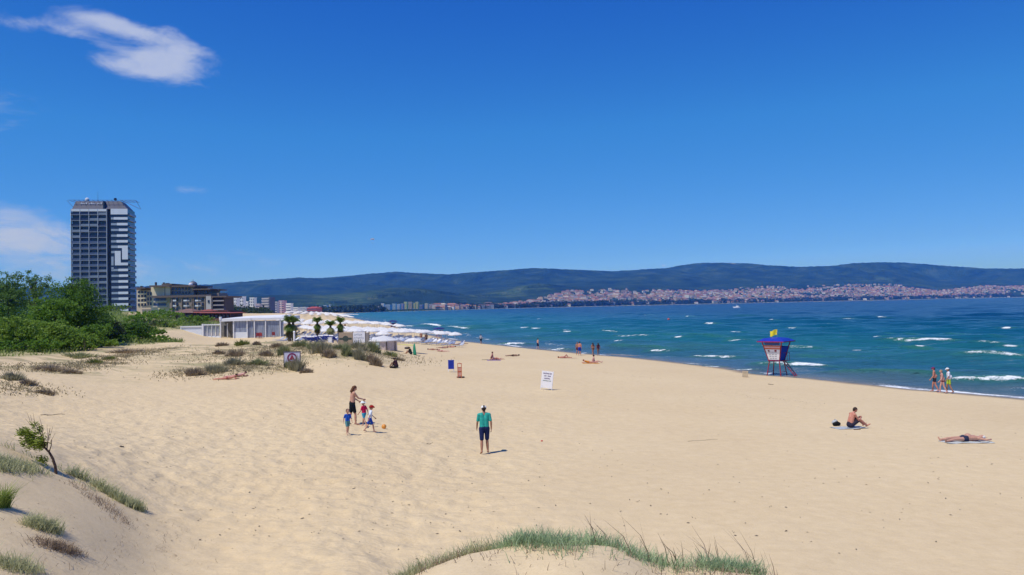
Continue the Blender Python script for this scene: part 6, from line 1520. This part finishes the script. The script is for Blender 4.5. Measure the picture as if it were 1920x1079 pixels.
# open strip of loungers before the first block
for row in range(5):
    for c in range(15):
        y = 118 + row*2.7 + pr.normal()*.15; x = shore_x(y) - 13.5 - c*1.75 - row*.3
        if c > 10 and row < 2: continue
        lounger(x, y, R(-40) + pr.normal()*.12, int(pr.choice([0, 0, 1, 1, 2, 3])), 'striped grey and white lounger in the open rows before the umbrellas', 'loungers in the open rows before the umbrellas')
# blue loungers below the palms
bm_ = lmesh(paint('blue_fabric', (.025, .06, .46), .6), 0)
names = ['leftmost blue lounger below the slim palm', 'second blue lounger from the left below the palms', 'third blue lounger from the left below the palms', 'fourth blue lounger from the left below the palms', 'blue lounger left of the white towel box', 'blue lounger right of the white towel box', 'last blue lounger next to the beige windbreak', 'blue lounger in the back row under the slim palm', 'blue lounger in the back row under the short palm', 'blue lounger in the back row beside the windbreak']
for i in range(10):
    u = 582 + (i % 7)*8.2 + (i//7)*9; D = 99.5 + (i//7)*3; q = at_d(u, 575, D)
    T = thing('blue_lounger', names[i], 'sun lounger', (q.x, D, max(gz(q.x, D), at_z(u, 637, 0).z if False else gz(q.x, D)) + .02), R(150 + pr.normal()*14), 'blue loungers below the palms'); T.scale = (1.25, 1.25, 1.5)
    new_obj('seat', bm_, T); m = MB()
    for sx in (-.33, .33): m.box(sx-.02, sx+.02, -.97, .42, .24, .33)
    m.box(-.35, .35, .98, 1.02, .60, .70); m.build('frame', whitep, T)
q = at_d(618, 575, 98); o = MB().box(-.24, .24, -.2, .2, 0, .62).box(-.26, .26, -.22, .22, .62, .67).build('towel_box', whitep); o.location = (q.x, 98, gz(q.x, 98)); tag(o, 'white box standing among the blue loungers', 'box')
q = at_d(551, 575, 97); T = thing('marker_post', 'short white post with a round top at the foot of the leftmost palm', 'post', (q.x, 97, gz(q.x, 97))); MB().tube((0, 0, -.2), (0, 0, 1.25), .13, .11, 10).build('shaft', whitep, T); MB().ball((0, 0, 1.3), .15).build('knob', whitep, T)

# windbreak with round emblem and lettered white panel
DW = 95; q0 = at_d(634, 575, DW); T = thing('windbreak', 'beige fabric windbreak with a dark round emblem and a lettered white panel', 'fence', (q0.x, DW, gz(q0.x, DW) - .1))
k_ = DW/FPX
def wx(u): return (u - 634)*k_
ztopw = at_d(660, 623.5, DW).z - T.location.z
tan_ = cloth('beige_canvas', (.40, .31, .22)); 
MB().box(0, wx(661), 0, .03, .1, ztopw).build('screen', tan_, T); MB().box(wx(684), wx(691), .0, .03, .1, ztopw-.1).build('screen', paint('grey_canvas', (.28, .25, .23)), T)
MB().box(wx(661.3), wx(683.5), -.05, .0, .3, ztopw-.02).build('white_panel', whitep, T)
for u in (634, 661, 684, 691): MB().tube((wx(u), .02, -.3), (wx(u), .02, ztopw+.1), .05).build('post', paint('post_grey_brown', (.16, .13, .11)), T)
m = MB(); n = 20
cx, cz_, rr0 = wx(647), ztopw*.52, .36
for i in range(n):
    a0, a1 = 2*math.pi*i/n, 2*math.pi*(i+1)/n; m.face([(cx, -.012, cz_), (cx + rr0*math.cos(a0), -.012, cz_ + rr0*math.sin(a0)), (cx + rr0*math.cos(a1), -.012, cz_ + rr0*math.sin(a1))])
m.box(cx - .75, cx + .75, -.016, -.004, cz_ - .12, cz_ + .12); m.build('emblem', paint('emblem_green_black', (.05, .07, .055)), T)
for r_, (z, n_) in enumerate(((ztopw-.42, 5), (ztopw-.80, 6), (ztopw-1.12, 4))):
    m = MB()
    for i in range(n_):
        x = wx(663.5) + i*.20 + (.08 if n_ == 4 else 0); m.box(x, x+.03, -.058, -.05, z, z+.24); m.box(x, x+.13, -.058, -.05, z + (.0, .11, .2)[(i+r_) % 3], z + (.0, .11, .2)[(i+r_) % 3] + .035); m.box(x+.10, x+.13, -.058, -.05, z+.05*(i % 2), z+.2)
    m.build('lettering', paint('grey_blue_letters', (.25, .30, .38)), T)

# round curtained hut with white roof, two umbrellas behind
DHt = 92; q = at_d(718, 575, DHt); zt_ = gz(q.x, DHt); T = thing('round_hut', 'round white-roofed massage hut with pleated beige curtain walls', 'hut', (q.x, DHt, zt_))
zr = at_d(718, 638, DHt).z - zt_; za_ = at_d(718, 629.5, DHt).z - zt_; rw = 24.5*DHt/FPX
m = MB(); n = 72; V = []
for j, z in enumerate((-.1, zr*.5, zr)):
    for i in range(n): a = 2*math.pi*i/n; r_ = rw + .05*math.sin(i*math.pi/2)*(1.2 - .3*j); V.append((r_*math.cos(a), r_*math.sin(a), z))
F = [(j*n+i, j*n+(i+1) % n, (j+1)*n+(i+1) % n, (j+1)*n+i) for j in range(2) for i in range(n)]
new_obj('curtain_wall', np_mesh('curtain_wall', np.array(V), np.array(F), True), T, cloth('pleated_beige', (.62, .51, .45)))
for i in range(8): a = 2*math.pi*(i+.5)/8; MB().tube((rw*1.03*math.cos(a), rw*1.03*math.sin(a), -.2), (rw*1.03*math.cos(a), rw*1.03*math.sin(a), zr), .045).build('post', paint('post_dark_wood', (.10, .07, .05)), T)
MB().lathe([(rw*1.14, zr-.12), (rw*1.14, zr-.02), (rw*.6, zr + (za_-zr)*.62), (.05, za_), (.0, za_)], 16).build('roof', umat, T)
MB().box(-rw*.45, -rw*.15, -rw*1.08, -rw*1.04, .3, zr*.8).build('banner', cloth('pale_banner', (.55, .62, .62)), T)
q = at_d(717, 575, 110); umbrella(q.x, 110, 'white umbrella right behind the round hut', None, .74)


# motor yacht, parasail
q = at_z(1381, 577.5, 0.2); k_ = q.y/FPX; T = thing('motor_boat', 'small white motor boat far out before the town', 'boat', (q.x, q.y, 0), R(90))
L_ = 13*k_; m = MB(); m.hexa([(-L_*.10, -L_*.48, -.2), (L_*.10, -L_*.48, -.2), (L_*.06, L_*.40, -.2), (-L_*.06, L_*.40, -.2)], [(-L_*.14, -L_*.5, 1.1), (L_*.14, -L_*.5, 1.1), (L_*.02, L_*.56, 1.5), (-L_*.02, L_*.56, 1.5)]); m.build('hull', whitep, T)
m = MB(); m.hexa([(-L_*.10, -L_*.30, 1.1), (L_*.10, -L_*.30, 1.1), (L_*.08, L_*.15, 1.1), (-L_*.08, L_*.15, 1.1)], [(-L_*.08, -L_*.25, 2.5), (L_*.08, -L_*.25, 2.5), (L_*.06, 0, 2.5), (-L_*.06, 0, 2.5)]); m.build('cabin', whitep, T); MB().tube((0, -.4, 2.5), (0, -.4, 4.2), .08).build('mast', whitep, T)
q = at_d(698.5, 450, 1500); T = thing('parasail', 'tiny pale parasail hanging in the sky left of centre', 'parasail', tuple(q))
V = []; F = []
for i in range(9):
    for j in range(5): a = math.pi*i/8; b = math.pi*.5*j/4; V.append((4.2*math.cos(a)*math.cos(b*.9), 4.2*math.sin(a)*math.cos(b*.9) - 2, 2.6*math.sin(b)))
for i in range(8):
    for j in range(4): a = i*5+j; F.append((a, a+1, a+6, a+5))
new_obj('canopy', np_mesh('canopy', np.array(V), np.array(F), True), T, umat)
m = MB()
for x in (-4, -1.5, 1.5, 4): m.tube((x, 0, 0), (0, 0, -7), .04, n=4)
m.build('lines', whitep, T); MB().ball((0, 0, -7.3), .35, .3, .8).build('rider', paint('rider_dark', (.1, .08, .08)), T)
q = at_z(1253.5, 600.5, 0.0); o = MB().ball((0, 0, .25), .5).build('buoy', paint('buoy_red', (.5, .08, .05)), None, True); o.location = q; tag(o, 'tiny red buoy on the water before the town', 'buoy')
# people among the pavilion end, on the far sand strip
# dark cluster left of it all: patio parasols of the bar
# drift line of dry weed and crumbs on the open sand, nobody could count it
wr_ = np.random.default_rng(41); pts = []
for (u0, v0, u1, v1, n, sp_) in [(1330, 722, 1545, 744, 70, 6.0), (1120, 690, 1240, 700, 60, 3), (640, 740, 1900, 1060, 240, 60), (150, 720, 900, 1060, 260, 60), (1000, 690, 1500, 760, 90, 14)]:
    for i in range(n):
        t_ = wr_.random(); u, v = u0 + (u1-u0)*t_ + wr_.normal()*sp_, v0 + (v1-v0)*(t_ if sp_ < 10 else wr_.random()) + wr_.normal()*sp_*.25
        if v > 1075 or v < 680: continue
        q = at_z(u, v, 1.1); pts.append((q.x, q.y, .030))
A = np.array(pts); Z = ground_np(A[:, 0], A[:, 1]); C = np.stack([A[:, 0], A[:, 1], Z + .012], -1)
d = wr_.normal(size=(len(C), 3))*np.array([1, 1, .15]); d /= np.linalg.norm(d, axis=1)[:, None]; e = np.cross(d, [0, 0, 1.0]); s = (A[:, 2]*wr_.uniform(.5, 1.8, len(A)))[:, None]
V = np.stack([C - d*s, C + e*s*.4, C + d*s, C - e*s*.4 + (0, 0, .01)], 1).reshape(-1, 3)
o = new_obj('drift_weed', np_mesh('drift_weed', V, np.arange(len(V)).reshape(-1, 4)), None, leafmat('weed_brown', (.07, .05, .03), (.22, .16, .10), 3, 0)); kind(o, 'stuff'); tag(o, 'sparse crumbs of dry weed scattered on the open sand', 'weed')
